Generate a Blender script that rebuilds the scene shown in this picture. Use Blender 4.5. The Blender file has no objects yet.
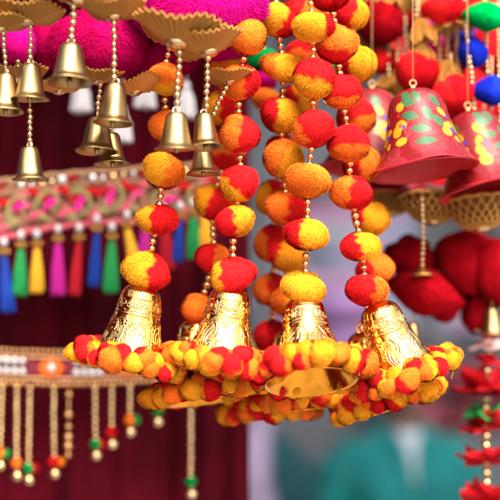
import bpy, math, random
import numpy as np
from mathutils import Vector, Matrix, Euler
random.seed(7); rng = np.random.default_rng(11)
sc = bpy.context.scene
COL = sc.collection
R = math.radians

# ------------------------------------------------------------------ camera frame helper
PITCH = R(5.0); CAM = Vector((0, 0, 1.64)); F = 1190.0
RIGHT = Vector((1, 0, 0)); FWD = Vector((0, math.cos(PITCH), math.sin(PITCH))); UP = RIGHT.cross(FWD)
def P(px, py, d=1.0):
    return CAM + d * (FWD + RIGHT * ((px - 250) / F) + UP * ((250 - py) / F))
def S(d=1.0): return d / F            # metres per photo pixel at distance d

# ------------------------------------------------------------------ mesh builder
class MB:
    def __init__(s): s.v = []; s.f = []; s.m = []; s.n = 0
    def add(s, verts, faces, mat=0):
        s.v.append(np.asarray(verts, dtype=float).reshape(-1, 3))
        o = s.n
        s.f.extend([tuple(i + o for i in f) for f in faces]); s.m.extend([mat] * len(faces))
        s.n += len(verts)
    def grid(s, pts, closed_u=False, closed_v=False, mat=0, flip=False):
        pts = np.asarray(pts, dtype=float); nu, nv = pts.shape[:2]; fs = []
        for i in range(nu if closed_u else nu - 1):
            for j in range(nv if closed_v else nv - 1):
                a = i * nv + j; b = ((i + 1) % nu) * nv + j
                c = ((i + 1) % nu) * nv + (j + 1) % nv; d = i * nv + (j + 1) % nv
                fs.append((a, d, c, b) if flip else (a, b, c, d))
        s.add(pts.reshape(-1, 3), fs, mat)
    def lathe(s, prof, n=32, mtx=None, mat=0):
        a = np.linspace(0, 2 * math.pi, n, endpoint=False)
        pr = np.asarray(prof, dtype=float)
        pts = np.stack([np.outer(np.cos(a), pr[:, 0]), np.outer(np.sin(a), pr[:, 0]), np.outer(np.ones(n), pr[:, 1])], -1)
        if mtx is not None: pts = xf(pts.reshape(-1, 3), mtx).reshape(pts.shape)
        s.grid(pts, closed_u=True, mat=mat)
    def ball(s, c, r, mtx=None, n=16, mat=0):
        r = np.ones(3) * np.asarray(r, dtype=float)
        t = np.linspace(0, math.pi, n // 2 + 1); a = np.linspace(0, 2 * math.pi, n, endpoint=False)
        pts = np.stack([np.outer(np.cos(a), np.sin(t)) * r[0], np.outer(np.sin(a), np.sin(t)) * r[1], np.outer(np.ones(n), -np.cos(t)) * r[2]], -1)
        q = pts.reshape(-1, 3)
        if mtx is not None: q = xf(q, mtx)
        s.grid((q + np.asarray(c, dtype=float)).reshape(pts.shape), closed_u=True, mat=mat)
    def tube(s, pts, rad, n=8, mat=0, caps=True, flat=1.0):
        pts = np.asarray([list(p) for p in pts], dtype=float); k = len(pts)
        rad = np.ones(k) * np.asarray(rad, dtype=float)
        tg = np.gradient(pts, axis=0); tg /= np.linalg.norm(tg, axis=1)[:, None] + 1e-12
        ref = np.array([0, 1.0, 0]) if abs(tg[0][1]) < .9 else np.array([1.0, 0, 0])
        rows = []
        for i in range(k):
            e1 = np.cross(tg[i], ref); e1 /= np.linalg.norm(e1) + 1e-12; e2 = np.cross(e1, tg[i])
            a = np.linspace(0, 2 * math.pi, n, endpoint=False)
            rows.append(pts[i] + rad[i] * (np.outer(np.cos(a), e1) + flat * np.outer(np.sin(a), e2)))
        rows = np.array(rows)
        if caps:
            rows = np.concatenate([np.repeat(pts[:1, None], n, 1), rows, np.repeat(pts[-1:, None], n, 1)], 0)
        s.grid(rows, closed_v=True, mat=mat)
    def box(s, c, size, mtx=None, mat=0):
        h = np.asarray(size, dtype=float) / 2
        q = np.array([[x, y, z] for x in (-1, 1) for y in (-1, 1) for z in (-1, 1)]) * h
        if mtx is not None: q = xf(q, mtx)
        s.add(q + np.asarray(c, dtype=float), [(0, 1, 3, 2), (4, 6, 7, 5), (0, 4, 5, 1), (2, 3, 7, 6), (0, 2, 6, 4), (1, 5, 7, 3)], mat)
    def mesh(s, name, mats, smooth=True):
        me = bpy.data.meshes.new(name)
        v = np.concatenate(s.v) if s.v else np.zeros((0, 3))
        me.from_pydata(v.tolist(), [], s.f)
        for m in (mats if isinstance(mats, (list, tuple)) else [mats]): me.materials.append(m)
        me.polygons.foreach_set('material_index', s.m)
        me.polygons.foreach_set('use_smooth', [smooth] * len(me.polygons))
        me.update(); return me
def xf(pts, m):
    m = np.array(m); return pts @ m[:3, :3].T + m[:3, 3]

# ------------------------------------------------------------------ objects
W = {}
def _link(o, parent, world):
    COL.objects.link(o); W[o.name] = world.copy()
    if parent is not None:
        o.parent = parent; o.matrix_basis = W[parent.name].inverted() @ world
    else: o.matrix_basis = world
    return o
def tag(o, label=None, cat=None, group=None, kind=None):
    if label: o['label'] = label
    if cat: o['category'] = cat
    if group: o['group'] = group
    if kind: o['kind'] = kind
    return o
def thing(name, loc, label, cat, group=None):
    o = bpy.data.objects.new(name, None); o.empty_display_size = .01
    return tag(_link(o, None, Matrix.Translation(loc)), label, cat, group)
def obj(name, me, parent=None, world=None, mat=None):
    o = bpy.data.objects.new(name, me); _link(o, parent, world if world is not None else (Matrix.Identity(4) if parent is None else W[parent.name]))
    if mat is not None:
        o.material_slots[0].link = 'OBJECT'; o.material_slots[0].material = mat
    return o
def frame(origin, z, x=None):
    z = Vector(z).normalized(); x = Vector(x) if x is not None else Vector((1, 0, 0))
    y = z.cross(x).normalized(); x = y.cross(z)
    return Matrix(((x[0], y[0], z[0], origin[0]), (x[1], y[1], z[1], origin[1]), (x[2], y[2], z[2], origin[2]), (0, 0, 0, 1)))
def scaled(m, sx, sy=None, sz=None):
    return m @ Matrix.Diagonal((sx, sx if sy is None else sy, sx if sz is None else sz, 1))

# ------------------------------------------------------------------ materials
def nodes(name):
    m = bpy.data.materials.new(name); m.use_nodes = True
    nt = m.node_tree; nt.nodes.clear()
    out = nt.nodes.new('ShaderNodeOutputMaterial')
    def N(t, **kw):
        n = nt.nodes.new('ShaderNode' + t)
        for k, v in kw.items():
            if k in n.inputs: n.inputs[k].default_value = v
            else: setattr(n, k, v)
        return n
    L = lambda a, b: nt.links.new(a, b)
    return m, N, L, out
def c4(c): return (c[0], c[1], c[2], 1)
def basic(name, col, rough=.6, metal=0.0, var=.25, scale=60, bump=0.0, bscale=200, col2=None, sheen=0.0, coat=0.0, rvar=0.0):
    m, N, L, out = nodes(name)
    b = N('BsdfPrincipled', Roughness=rough, Metallic=metal); b.inputs['Specular IOR Level'].default_value = .1 if rough >= .6 else .5; L(b.outputs[0], out.inputs[0])
    tc = N('TexCoord'); n = N('TexNoise', Scale=scale, Detail=4.0); L(tc.outputs['Object'], n.inputs['Vector'])
    mx = N('MixRGB'); mx.inputs[1].default_value = c4([x * (1 - var) for x in col])
    mx.inputs[2].default_value = c4(col2 if col2 else [min(1, x * (1 + var)) for x in col])
    rp = N('ValToRGB'); rp.color_ramp.elements[0].position = .35; rp.color_ramp.elements[1].position = .65
    L(n.outputs[0], rp.inputs[0]); L(rp.outputs[0], mx.inputs[0]); L(mx.outputs[0], b.inputs['Base Color'])
    if sheen: b.inputs['Sheen Weight'].default_value = sheen; b.inputs['Sheen Roughness'].default_value = .4
    if coat: b.inputs['Coat Weight'].default_value = coat; b.inputs['Coat Roughness'].default_value = .15
    if rvar:
        mr = N('MapRange'); mr.inputs['To Min'].default_value = rough; mr.inputs['To Max'].default_value = rough + rvar
        L(n.outputs[0], mr.inputs[0]); L(mr.outputs[0], b.inputs['Roughness'])
    if bump:
        n2 = N('TexNoise', Scale=bscale, Detail=3.0); L(tc.outputs['Object'], n2.inputs['Vector'])
        bp = N('Bump', Strength=bump, Distance=.001); L(n2.outputs[0], bp.inputs['Height']); L(bp.outputs[0], b.inputs['Normal'])
    return m
RED = (.80, .014, .018); ORA = (1.0, .185, .022); YEL = (1.0, .375, .022); GRN = (.0, .26, .05); MAG = (.62, .004, .20); BLU = (.008, .02, .36)
DRED = (.40, .004, .012)
_pom = {}
def pom_mat(a, b, name):
    """fuzzy yarn in two colours: colour a on local -x, colour b on local +x"""
    if name in _pom: return _pom[name]
    m, N, L, out = nodes('pompom yarn ' + name)
    tc = N('TexCoord'); sx = N('SeparateXYZ'); L(tc.outputs['Object'], sx.inputs[0])
    nz = N('TexNoise', Scale=1.8, Detail=1.5); oi = N('ObjectInfo')
    off = N('VectorMath', operation='ADD'); rm = N('Math', operation='MULTIPLY'); rm.inputs[1].default_value = 40
    L(oi.outputs['Random'], rm.inputs[0]); L(tc.outputs['Object'], off.inputs[0]); L(rm.outputs[0], off.inputs[1]); L(off.outputs[0], nz.inputs['Vector'])
    ma = N('Math', operation='MULTIPLY_ADD'); ma.inputs[1].default_value = .8; L(nz.outputs[0], ma.inputs[0]); L(sx.outputs[0], ma.inputs[2])
    at = N('Attribute', attribute_type='OBJECT', attribute_name='split')
    sb = N('Math', operation='SUBTRACT'); L(ma.outputs[0], sb.inputs[0]); L(at.outputs['Fac'], sb.inputs[1])
    mr = N('MapRange', interpolation_type='SMOOTHSTEP'); mr.inputs['From Min'].default_value = .27; mr.inputs['From Max'].default_value = .53; L(sb.outputs[0], mr.inputs[0])
    mx = N('MixRGB'); mx.inputs[1].default_value = c4(a); mx.inputs[2].default_value = c4(b); L(mr.outputs[0], mx.inputs[0])
    n2 = N('TexNoise', Scale=9.0, Detail=2.0); L(off.outputs[0], n2.inputs['Vector'])
    hs = N('HueSaturation'); m2 = N('MapRange'); m2.inputs['To Min'].default_value = .86; m2.inputs['To Max'].default_value = 1.12
    L(n2.outputs[0], m2.inputs[0]); L(m2.outputs[0], hs.inputs['Value'])
    m3 = N('MapRange'); m3.inputs['To Min'].default_value = .488; m3.inputs['To Max'].default_value = .512; L(n2.outputs[0], m3.inputs[0]); L(m3.outputs[0], hs.inputs['Hue'])
    L(mx.outputs[0], hs.inputs['Color'])
    # yarn ends point outward: shade them mostly with the ball's own outward normal
    nrm = N('VectorMath', operation='NORMALIZE'); L(tc.outputs['Object'], nrm.inputs[0])
    vt = N('VectorTransform', vector_type='NORMAL', convert_from='OBJECT', convert_to='WORLD'); L(nrm.outputs[0], vt.inputs[0])
    vs = N('VectorMath', operation='SCALE'); vs.inputs['Scale'].default_value = 1.6; L(vt.outputs[0], vs.inputs[0])
    ge = N('NewGeometry'); av = N('VectorMath', operation='ADD'); L(vs.outputs[0], av.inputs[0]); L(ge.outputs['Normal'], av.inputs[1])
    nn = N('VectorMath', operation='NORMALIZE'); L(av.outputs[0], nn.inputs[0])
    d = N('BsdfDiffuse'); t = N('BsdfTranslucent'); sh = N('BsdfSheen', Roughness=.5)
    for x in (d, t, sh): L(hs.outputs[0], x.inputs['Color']); L(nn.outputs[0], x.inputs['Normal'])
    ms = N('MixShader'); ms.inputs[0].default_value = .0; L(d.outputs[0], ms.inputs[1]); L(t.outputs[0], ms.inputs[2])
    ms2 = N('MixShader'); ms2.inputs[0].default_value = .06; L(ms.outputs[0], ms2.inputs[1]); L(sh.outputs[0], ms2.inputs[2])
    L(ms2.outputs[0], out.inputs[0]); _pom[name] = m; return m
PM = {'RY': pom_mat(RED, YEL, 'red yellow'), 'RO': pom_mat(RED, ORA, 'red orange'), 'OY': pom_mat(ORA, YEL, 'orange yellow'),
      'YY': pom_mat(YEL, (1.0, .33, .02), 'yellow'), 'OO': pom_mat(ORA, (1.0, .24, .025), 'orange'), 'RR': pom_mat(RED, (.5, .006, .012), 'red'),
      'GG': pom_mat(GRN, (.0, .34, .07), 'green'), 'MM': pom_mat(MAG, (.68, .005, .24), 'magenta'), 'BB': pom_mat(BLU, (.01, .03, .5), 'blue'),
      'DD': pom_mat((.26, .003, .008), (.34, .004, .010), 'dark red'), 'PP': pom_mat((.36, .002, .06), (.46, .003, .09), 'shade-tinted magenta')}  # last magenta carries the shade on the rear fur puffs in its colour

def gold_foil():
    m, N, L, out = nodes('gold plated sheet')
    b = N('BsdfPrincipled', Metallic=1.0, Roughness=.13); L(b.outputs[0], out.inputs[0])
    tc = N('TexCoord'); n = N('TexNoise', Scale=90.0, Detail=5.0); L(tc.outputs['Object'], n.inputs['Vector'])
    mx = N('MixRGB'); mx.inputs[1].default_value = (.74, .34, .065, 1); mx.inputs[2].default_value = (.90, .54, .18, 1); L(n.outputs[0], mx.inputs[0]); L(mx.outputs[0], b.inputs['Base Color'])
    mr = N('MapRange'); mr.inputs['To Min'].default_value = .07; mr.inputs['To Max'].default_value = .25; L(n.outputs[0], mr.inputs[0]); L(mr.outputs[0], b.inputs['Roughness'])
    n2 = N('TexNoise', Scale=160.0, Detail=2.0); L(tc.outputs['Object'], n2.inputs['Vector'])
    bp = N('Bump', Strength=.35, Distance=.0012); L(n2.outputs[0], bp.inputs['Height']); L(bp.outputs[0], b.inputs['Normal'])
    return m
M = {
 'gold': gold_foil(),
 'bead': basic('rose gold bead', (.72, .42, .19), .2, 1.0, .12, 300, rvar=.15),
 'brass': basic('satin brass', (.31, .21, .092), .27, 1.0, .15, 80, bump=.15, bscale=500, rvar=.12),
 'palebead': basic('pale gold bead', (.54, .40, .22), .28, 1.0, .2, 300),
 'gfab': basic('gold pleated fabric', (.46, .25, .07), .30, 1.0, .35, 120, bump=.5, bscale=900),
 'gfab2': basic('orange gold fabric', (.62, .24, .05), .5, .4, .35, 120, bump=.5, bscale=900),
 'zari': basic('gold zari', (.66, .36, .09), .22, 1.0, .3, 200, bump=.7, bscale=1200),
 'lining': basic('brown gold lining', (.16, .07, .02), .4, .6, .4, 80, bump=.5, bscale=300),
 'goldin': basic('gold plated inside', (.72, .30, .03), .12, 1.0, .2, 60, bump=.3, bscale=150, rvar=.15),
 'fringe': basic('bright gold bead', (.80, .60, .32), .2, 1.0, .2, 300),
 'cord': basic('tan cord', (.45, .28, .14), .8, 0, .2, 500),
 'steel': basic('pale plastic loop', (.70, .66, .62), .3, .3, .1, 300),
 'white': basic('white yarn', (.6, .6, .63), .8, 0, .12, 400, bump=.4, bscale=1500),
 'pearl': basic('pearl bead', (.50, .49, .52), .25, .15, .1, 300, coat=.5),
 'maroon': basic('maroon velvet', (.054, .0004, .005), .95, 0, .35, 9, bump=.25, bscale=900),
 'terracotta': basic('embroidered ground', (.30, .085, .065), .8, 0, .45, 170, bump=.8, bscale=1500, col2=(.48, .22, .16)),
 'olive': basic('olive thread', (.26, .24, .10), .7, 0, .3, 400, bump=.8, bscale=2000),
 'pinkth': basic('pink thread', (.56, .10, .15), .7, 0, .3, 400, bump=.8, bscale=2000),
 'magth': basic('magenta thread', (.78, .02, .26), .7, 0, .3, 400, bump=.8, bscale=2000),
 'redth': basic('red thread', (.42, .01, .015), .7, 0, .3, 400, bump=.8, bscale=2000),
 'tanth': basic('tan thread', (.40, .23, .13), .6, .2, .3, 400, bump=.8, bscale=2000),
 'stone': basic('glass stone', (.55, .53, .54), .12, .5, .2, 500),
 'orange': basic('orange felt', (.85, .15, .02), .8, 0, .2, 300),
 'belt': basic('maroon belt cloth', (.20, .03, .05), .8, 0, .4, 250, bump=.6, bscale=1500),
 'petal': basic('red cloth petal', (.36, .004, .009), .75, 0, .3, 60, bump=.3, bscale=700),
 'petalw': basic('pale pink petal', (.72, .48, .48), .7, 0, .2, 60),
 'leaf': basic('green cloth leaf', (.02, .20, .05), .6, 0, .3, 60),
 'concrete': basic('street concrete', (.29, .265, .24), .9, 0, .25, 3, bump=.3, bscale=40),
}
def tassel_mat(name, c):
    m, N, L, out = nodes('tassel thread ' + name)
    b = N('BsdfPrincipled', Roughness=.6); L(b.outputs[0], out.inputs[0]); b.inputs['Specular IOR Level'].default_value = .15
    tc = N('TexCoord'); n = N('TexNoise', Scale=600.0, Detail=2.0); mp = N('Mapping'); mp.inputs['Scale'].default_value = (1, 1, .06)
    L(tc.outputs['Object'], mp.inputs[0]); L(mp.outputs[0], n.inputs['Vector'])
    mx = N('MixRGB'); mx.inputs[1].default_value = c4([x * .6 for x in c]); mx.inputs[2].default_value = c4([min(1, x * 1.3) for x in c])
    L(n.outputs[0], mx.inputs[0]); L(mx.outputs[0], b.inputs['Base Color'])
    bp = N('Bump', Strength=.6, Distance=.001); L(n.outputs[0], bp.inputs['Height']); L(bp.outputs[0], b.inputs['Normal'])
    return m
TM = {'blue': tassel_mat('blue', (0.009, 0.045, 0.3375)), 'green': tassel_mat('green', (0.015, 0.27, 0.075)), 'yellow': tassel_mat('yellow', (.85, .42, .03)),
      'magenta': tassel_mat('magenta', (0.465, 0.015, 0.27)), 'red': tassel_mat('red', (0.4125, 0.009, 0.0225))}

# ------------------------------------------------------------------ shared meshes
def fib_dirs(n):
    i = np.arange(n) + .5; ph = np.arccos(1 - 2 * i / n); th = math.pi * (1 + 5 ** .5) * i
    return np.stack([np.cos(th) * np.sin(ph), np.sin(th) * np.sin(ph), np.cos(ph)], -1)
def lumps(d, seed, amp):
    r = np.random.default_rng(seed); out = np.ones(len(d))
    for k in range(9):
        w = r.normal(size=3) * (1.2 + k * .35); out += amp / (1 + k * .3) * np.sin(d @ w + r.uniform(0, 6.28))
    return out
def pom_mesh(name, seed, n=19000, w=.0125, amp=.055, ln=.27, pointed=False):
    r = np.random.default_rng(seed)
    d = fib_dirs(n) + r.normal(size=(n, 3)) * .02; d /= np.linalg.norm(d, axis=1)[:, None]
    rad = lumps(d, seed, amp)
    # small tufts: fibres clump, so the pile shows a grain
    cl = fib_dirs(420) + r.normal(size=(420, 3)) * .03; cl /= np.linalg.norm(cl, axis=1)[:, None]
    idx = np.argmax(d @ cl.T, axis=1); ch = r.normal(size=420) * .012
    top = rad * (1.0 + ch[idx] + r.normal(size=n) * .016)
    fly = r.random(n) < .16; top[fly] += r.uniform(.0, .09, fly.sum()) * r.random(fly.sum())
    # the pile lies over: each yarn end leans, so its face looks outward
    lean = (cl[idx] - d) * 1.2 + r.normal(size=(n, 3)) * .8; lean -= d * np.sum(lean * d, axis=1)[:, None]; lean /= np.linalg.norm(lean, axis=1)[:, None] + 1e-9
    lean *= np.where(fly, .45, 1.0)[:, None]; ww_f = np.where(fly, .55, 1.0)[:, None]
    base = d * (rad * (1 - ln * .42))[:, None]; tip = d * (top - .01)[:, None] + lean * (ln * r.uniform(.5, .9, n))[:, None]
    side = np.cross(d, lean + r.normal(size=(n, 3)) * .04); side /= np.linalg.norm(side, axis=1)[:, None]
    ww = w * r.uniform(.7, 1.3, n)[:, None] * ww_f
    v = np.stack([base - side * ww, base + side * ww, tip + side * ww * .35, tip - side * ww * .35], 1).reshape(-1, 3)
    f = [(4 * i, 4 * i + 1, 4 * i + 2, 4 * i + 3) for i in range(n)]
    mb = MB(); mb.add(v, f)
    a = np.linspace(0, 2 * math.pi, 40, endpoint=False); t = np.linspace(0, math.pi, 21)
    dd = np.stack([np.outer(np.cos(a), np.sin(t)), np.outer(np.sin(a), np.sin(t)), np.outer(np.ones(40), -np.cos(t))], -1).reshape(-1, 3)
    core = dd * (lumps(dd, seed, amp) * (1 - ln * .25))[:, None]
    mb.grid(core.reshape(40, 21, 3), closed_u=True)
    if pointed:
        for q in mb.v:
            k = np.clip(1 - np.abs(q[:, 0]) ** 1.6 * .55, .2, 1); q[:, 1] *= k; q[:, 2] *= k; q[:, 0] *= 1.12
    return mb.mesh(name, PM['RY'])
POMS = [pom_mesh('pompom', s) for s in (1, 2, 3, 4)]
PUFFS = [pom_mesh('puff', s, n=9000, w=.021, amp=.085, ln=.36) for s in (21, 22, 23, 24)]
BIGS = [pom_mesh('fur_puff', s, n=30000, w=.010, amp=.05, ln=.16) for s in (31, 32)]
RUFFLED = [pom_mesh('velvet_puff', s, n=24000, w=.012, amp=.14, ln=.09) for s in (51, 52, 53)]
CUSH = [pom_mesh('velvet_puff', s, n=24000, w=.012, amp=.03, ln=.06, pointed=True) for s in (41,)]

def bead_mesh():
    mb = MB(); pr = [(.22, -.97)]
    for t in np.linspace(-1.3, 1.3, 11): pr.append((math.cos(t), math.sin(t)))
    pr.append((.22, .97)); pr = [(.1, -.9)] + pr + [(.1, .9)]
    mb.lathe(pr, 16); return mb.mesh('bead', M['bead'])
BEAD = bead_mesh(); BEADP = BEAD.copy(); BEADP.materials[0] = M['palebead']

def seg_dist(p, poly):
    best = np.full(len(p), 1e9)
    for a, b in zip(poly[:-1], poly[1:]):
        ab = b - a; t = np.clip(((p - a) @ ab) / (ab @ ab + 1e-12), 0, 1)
        best = np.minimum(best, np.linalg.norm(p - (a + t[:, None] * ab), axis=1))
    return best
BELL_PROF = np.array([(2, 2.6), (6.5, 2.2), (10.5, 1.0), (13.4, -1.0), (15.4, -3.8), (16.5, -6.6), (17.1, -9.6), (17.5, -12.5), (18.2, -18), (19.2, -25), (20.8, -32.5), (22.9, -40), (25.4, -47), (28.2, -53), (31.2, -58.5), (34.0, -62.5), (36.2, -66), (36.8, -68)]) * 1e-3
def temple_bell_mesh(seed=0):
    # resample outer profile
    sg = np.linalg.norm(np.diff(BELL_PROF, axis=0), axis=1); cum = np.concatenate([[0], np.cumsum(sg)])
    t = np.linspace(0, cum[-1], 190); pr = np.stack([np.interp(t, cum, BELL_PROF[:, 0]), np.interp(t, cum, BELL_PROF[:, 1])], -1)
    k = np.ones(5) / 5
    for c in (0, 1): pr[2:-2, c] = np.convolve(pr[:, c], k, 'valid')
    tg = np.gradient(pr, axis=0); nr = np.stack([-tg[:, 1], tg[:, 0]], -1); nr /= np.linalg.norm(nr, axis=1)[:, None]
    n = 504; ang = np.linspace(0, 2 * math.pi, n, endpoint=False); NS = 6
    sec = 2 * math.pi / NS; lo = ((ang + sec / 2) % sec) - sec / 2
    s = lo * 20.0; tt = -pr[:, 1] * 1000
    Sg, Tg = np.meshgrid(s, tt, indexing='ij'); p = np.stack([Sg.ravel(), Tg.ravel()], -1)
    h = np.zeros(len(p))
    def stroke(poly, w=.55, a=.5):
        nonlocal h
        d = seg_dist(p, np.asarray(poly, dtype=float)); h = np.maximum(h, a * np.exp(-(d / w) ** 2.4))
    def arc(cx, cy, r0, r1, a0, a1, k=14):
        q = np.linspace(0, 1, k); rr = r0 + (r1 - r0) * q; aa = np.radians(a0 + (a1 - a0) * q)
        return np.stack([cx + rr * np.cos(aa), cy + rr * np.sin(aa)], -1)
    star = [(2.6 * (1 if i % 2 == 0 else .45) * math.cos(math.pi * i / 5 - math.pi / 2), 29 + 2.6 * (1 if i % 2 == 0 else .45) * math.sin(math.pi * i / 5 - math.pi / 2)) for i in range(11)]
    stroke(star, .5, .55); stroke([(0, 32.5), (.6, 36), (0, 40), (-.6, 44), (0, 48)], .45, .4)
    for sgn in (-1, 1):
        for j, dr in enumerate((0, 1.7, 3.4) if sgn > 0 else (0, 2.0)):
            a = arc(18.0 * sgn, 39 + j * 1.2, 14.6 - dr * 1.2, 13.6 - dr * 1.35, 180 - 40 if sgn > 0 else 40, 180 + 46 if sgn > 0 else -46)
            if sgn < 0: a = arc(-14.5, 36 - j * 2, 9.4 - dr, 9.4 - dr, -62, 28)
            stroke(a, .52, .55)
            if j == 0:
                for q in range(2, len(a) - 1, 2): stroke([a[q], a[q] + np.array([-1.6 * sgn, -1.3])], .4, .42)
        stroke(arc(2.6 * sgn, 45, .4, 2.4, 90, 90 + 330 * sgn), .42, .42)
        stroke(arc(3.8 * sgn, 37, .3, 1.5, 0, 300 * sgn), .42, .42)
        stroke(arc(6.5 * sgn, 15.0, .4, 3.0, 200 * sgn, 560 * sgn, 26), .45, .5)
        stroke([(3.1 * sgn, 20.6), (6 * sgn, 19.4), (9.3 * sgn, 20.8)], .4, .4)
        stroke([(8.4 * sgn, 11), (9.8 * sgn, 14), (9.3 * sgn, 18)], .4, .4)
    for q in range(6):
        a = q * math.pi / 3 + .3; stroke(arc(1.7 * math.cos(a), 15.5 + 1.7 * math.sin(a), 1.0, 1.0, 0, 360, 10), .38, .45)
    stroke(arc(0, 15.5, .35, .35, 0, 360, 8), .4, .5)
    for q in range(6):   # florets low on the skirt
        a = q * math.pi / 3; stroke(arc(10.4 + 1.9 * math.cos(a), 47 + 1.9 * math.sin(a), .8, .8, 0, 360, 8), .36, .4); stroke(arc(-10.4 + 1.9 * math.cos(a), 47 + 1.9 * math.sin(a), .8, .8, 0, 360, 8), .36, .4)
    h = h.reshape(n, len(tt)) * 1e-3
    # rings and rope edge
    T2 = np.broadcast_to(tt, (n, len(tt)))
    rope = .35e-3 * np.exp(-((T2 - 9.2) / .7) ** 2) + .35e-3 * np.exp(-((T2 - 22.6) / .35) ** 2) + .4e-3 * np.exp(-((T2 - 54) / .7) ** 2)
    dots = .2e-3 * np.exp(-((T2 - 3.6) / 1.1) ** 2) * (.5 + .5 * np.cos(ang * 44))[:, None] + .4e-3 * np.exp(-((T2 - 57) / 1.0) ** 2) * (.5 + .5 * np.cos(ang * 60))[:, None]
    fade = np.clip((T2 - 8) / 3, 0, 1)
    h = h * fade + rope + dots
    dent = .25e-3 * np.sin(3 * ang + 1)[:, None] * np.sin(T2 * .11) + .18e-3 * np.sin(7 * ang)[:, None] * np.sin(T2 * .23 + 1) + .3e-3 * np.cos(2 * ang + .6)[:, None] * np.clip(T2 / 40, 0, 1)
    rd = np.random.default_rng(seed + 40)
    for _ in range(14):      # knocks and shallow dents in the thin sheet
        a0, t0, ra, rt_ = rd.uniform(0, 6.28), rd.uniform(6, 62), rd.uniform(.12, .4), rd.uniform(3, 9)
        da = (ang - a0 + math.pi) % (2 * math.pi) - math.pi
        dent = dent - rd.uniform(.1e-3, .5e-3) * np.exp(-(da / ra) ** 2)[:, None] * np.exp(-((T2 - t0) / rt_) ** 2)
    h = h * (.8 + .2 * np.sin(ang * 2 + seed))[:, None] + dent
    rr = pr[None, :, 0] + h * nr[None, :, 0]; zz = pr[None, :, 1] + h * nr[None, :, 1]
    pts = np.stack([np.cos(ang)[:, None] * rr, np.sin(ang)[:, None] * rr, zz], -1)
    mb = MB(); mb.grid(pts, closed_u=True, flip=True)
    inner = [(36.8e-3, -68e-3), (37.3e-3, -68.8e-3), (36.6e-3, -69e-3)] + [(max(.001, r_ - .0014), z_ - .0006) for r_, z_ in BELL_PROF[::-1][1:]]
    mb.lathe(inner, 96, None, 1)
    me = mb.mesh('temple_bell', [M['gold'], M['goldin']]); return me
BELLS = [temple_bell_mesh(i) for i in range(4)]
def clapper_mesh():
    mb = MB(); mb.tube([(0, 0, -.004), (.001, 0, -.02), (.002, 0, -.034)], .0011, 8); mb.ball((.002, 0, -.038), .0055, n=16)
    return mb.mesh('clapper', M['gold'])
CLAP = clapper_mesh()
def loop_mesh():
    mb = MB(); a = np.linspace(0, 2 * math.pi, 25); mb.tube([(.0042 * math.cos(q), 0, .0042 * math.sin(q) + .0045) for q in a], .0009, 8, caps=False)
    return mb.mesh('loop', M['gold'])
LOOP = loop_mesh()

def cam_dir(roll, tilt):
    """downward axis: roll leans the rim right in the photo, tilt swings the rim toward the viewer"""
    a, b = R(roll), R(tilt)
    return (RIGHT * (math.sin(a) * math.cos(b)) - UP * (math.cos(a) * math.cos(b)) - FWD * math.sin(b)).normalized()
def image_frame(c, ang):
    """frame whose x axis points at ang degrees (clockwise from right, photo sense) in the photo plane"""
    a = R(ang); x = RIGHT * math.cos(a) - UP * math.sin(a); z = RIGHT * math.sin(a) + UP * math.cos(a)
    return frame(c, z, x)
def place_pom(name, parent, px, py, d, w, h, mat, ang, split, meshes, label=None):
    m = image_frame(P(px, py, d), ang)
    # squash along the photo's vertical whatever the split direction is
    ca, sa = abs(math.cos(R(ang))), abs(math.sin(R(ang)))
    w *= 1.04; h *= 1.06; sx = math.hypot(w * ca, h * sa) * S(d) / 2; sz = math.hypot(h * ca, w * sa) * S(d) / 2; sy = w * S(d) / 2
    m = m @ Euler((random.uniform(-.5, .5), random.uniform(-.25, .25), random.uniform(-.25, .25))).to_matrix().to_4x4()
    o = obj(name, random.choice(meshes), parent, scaled(m, sx, sy, sz), mat); o['split'] = float(split)
    if label: o['label'] = label
    return o
def bezier_path(pts, step):
    """Catmull-Rom through pts (list of Vector), resampled"""
    pts = [pts[0] * 2 - pts[1]] + pts + [pts[-1] * 2 - pts[-2]]; out = []
    for i in range(1, len(pts) - 2):
        a, b, c, d = pts[i - 1:i + 3]
        for t in np.linspace(0, 1, 24, endpoint=False):
            out.append(.5 * ((2 * b) + (c - a) * t + (2 * a - 5 * b + 4 * c - d) * t ** 2 + (3 * b - a - 3 * c + d) * t ** 3))
    out.append(pts[-2]); res = [out[0]]; acc = 0
    for a, b in zip(out[:-1], out[1:]):
        l = (b - a).length; pos = step - acc
        while pos <= l and l > 0: res.append(a.lerp(b, pos / l)); pos += step
        acc = (acc + l) % step if l else acc
    return res, out
def cord_part(parent, path, r=.0006, mat='cord'):
    mb = MB(); o = W[parent.name].translation; mb.tube([p - o for p in path], r, 6)
    return obj('cord', mb.mesh('cord', M[mat]), parent)
def bead_run(parent, path_pts, r, skip, mesh, jitter=.00035):
    res, dense = bezier_path(path_pts, r * 2.04)
    k = 0
    for i, p in enumerate(res):
        if any((p - c).length < q for c, q in skip): continue
        if k >= 99: break
        nx = res[min(i + 1, len(res) - 1)] - res[max(i - 1, 0)]
        q = p + Vector([random.uniform(-1, 1) * jitter for _ in range(3)])
        obj('bead', mesh, parent, scaled(frame(q, nx), r * random.uniform(.86, 1.08))); k += 1
    return dense

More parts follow.
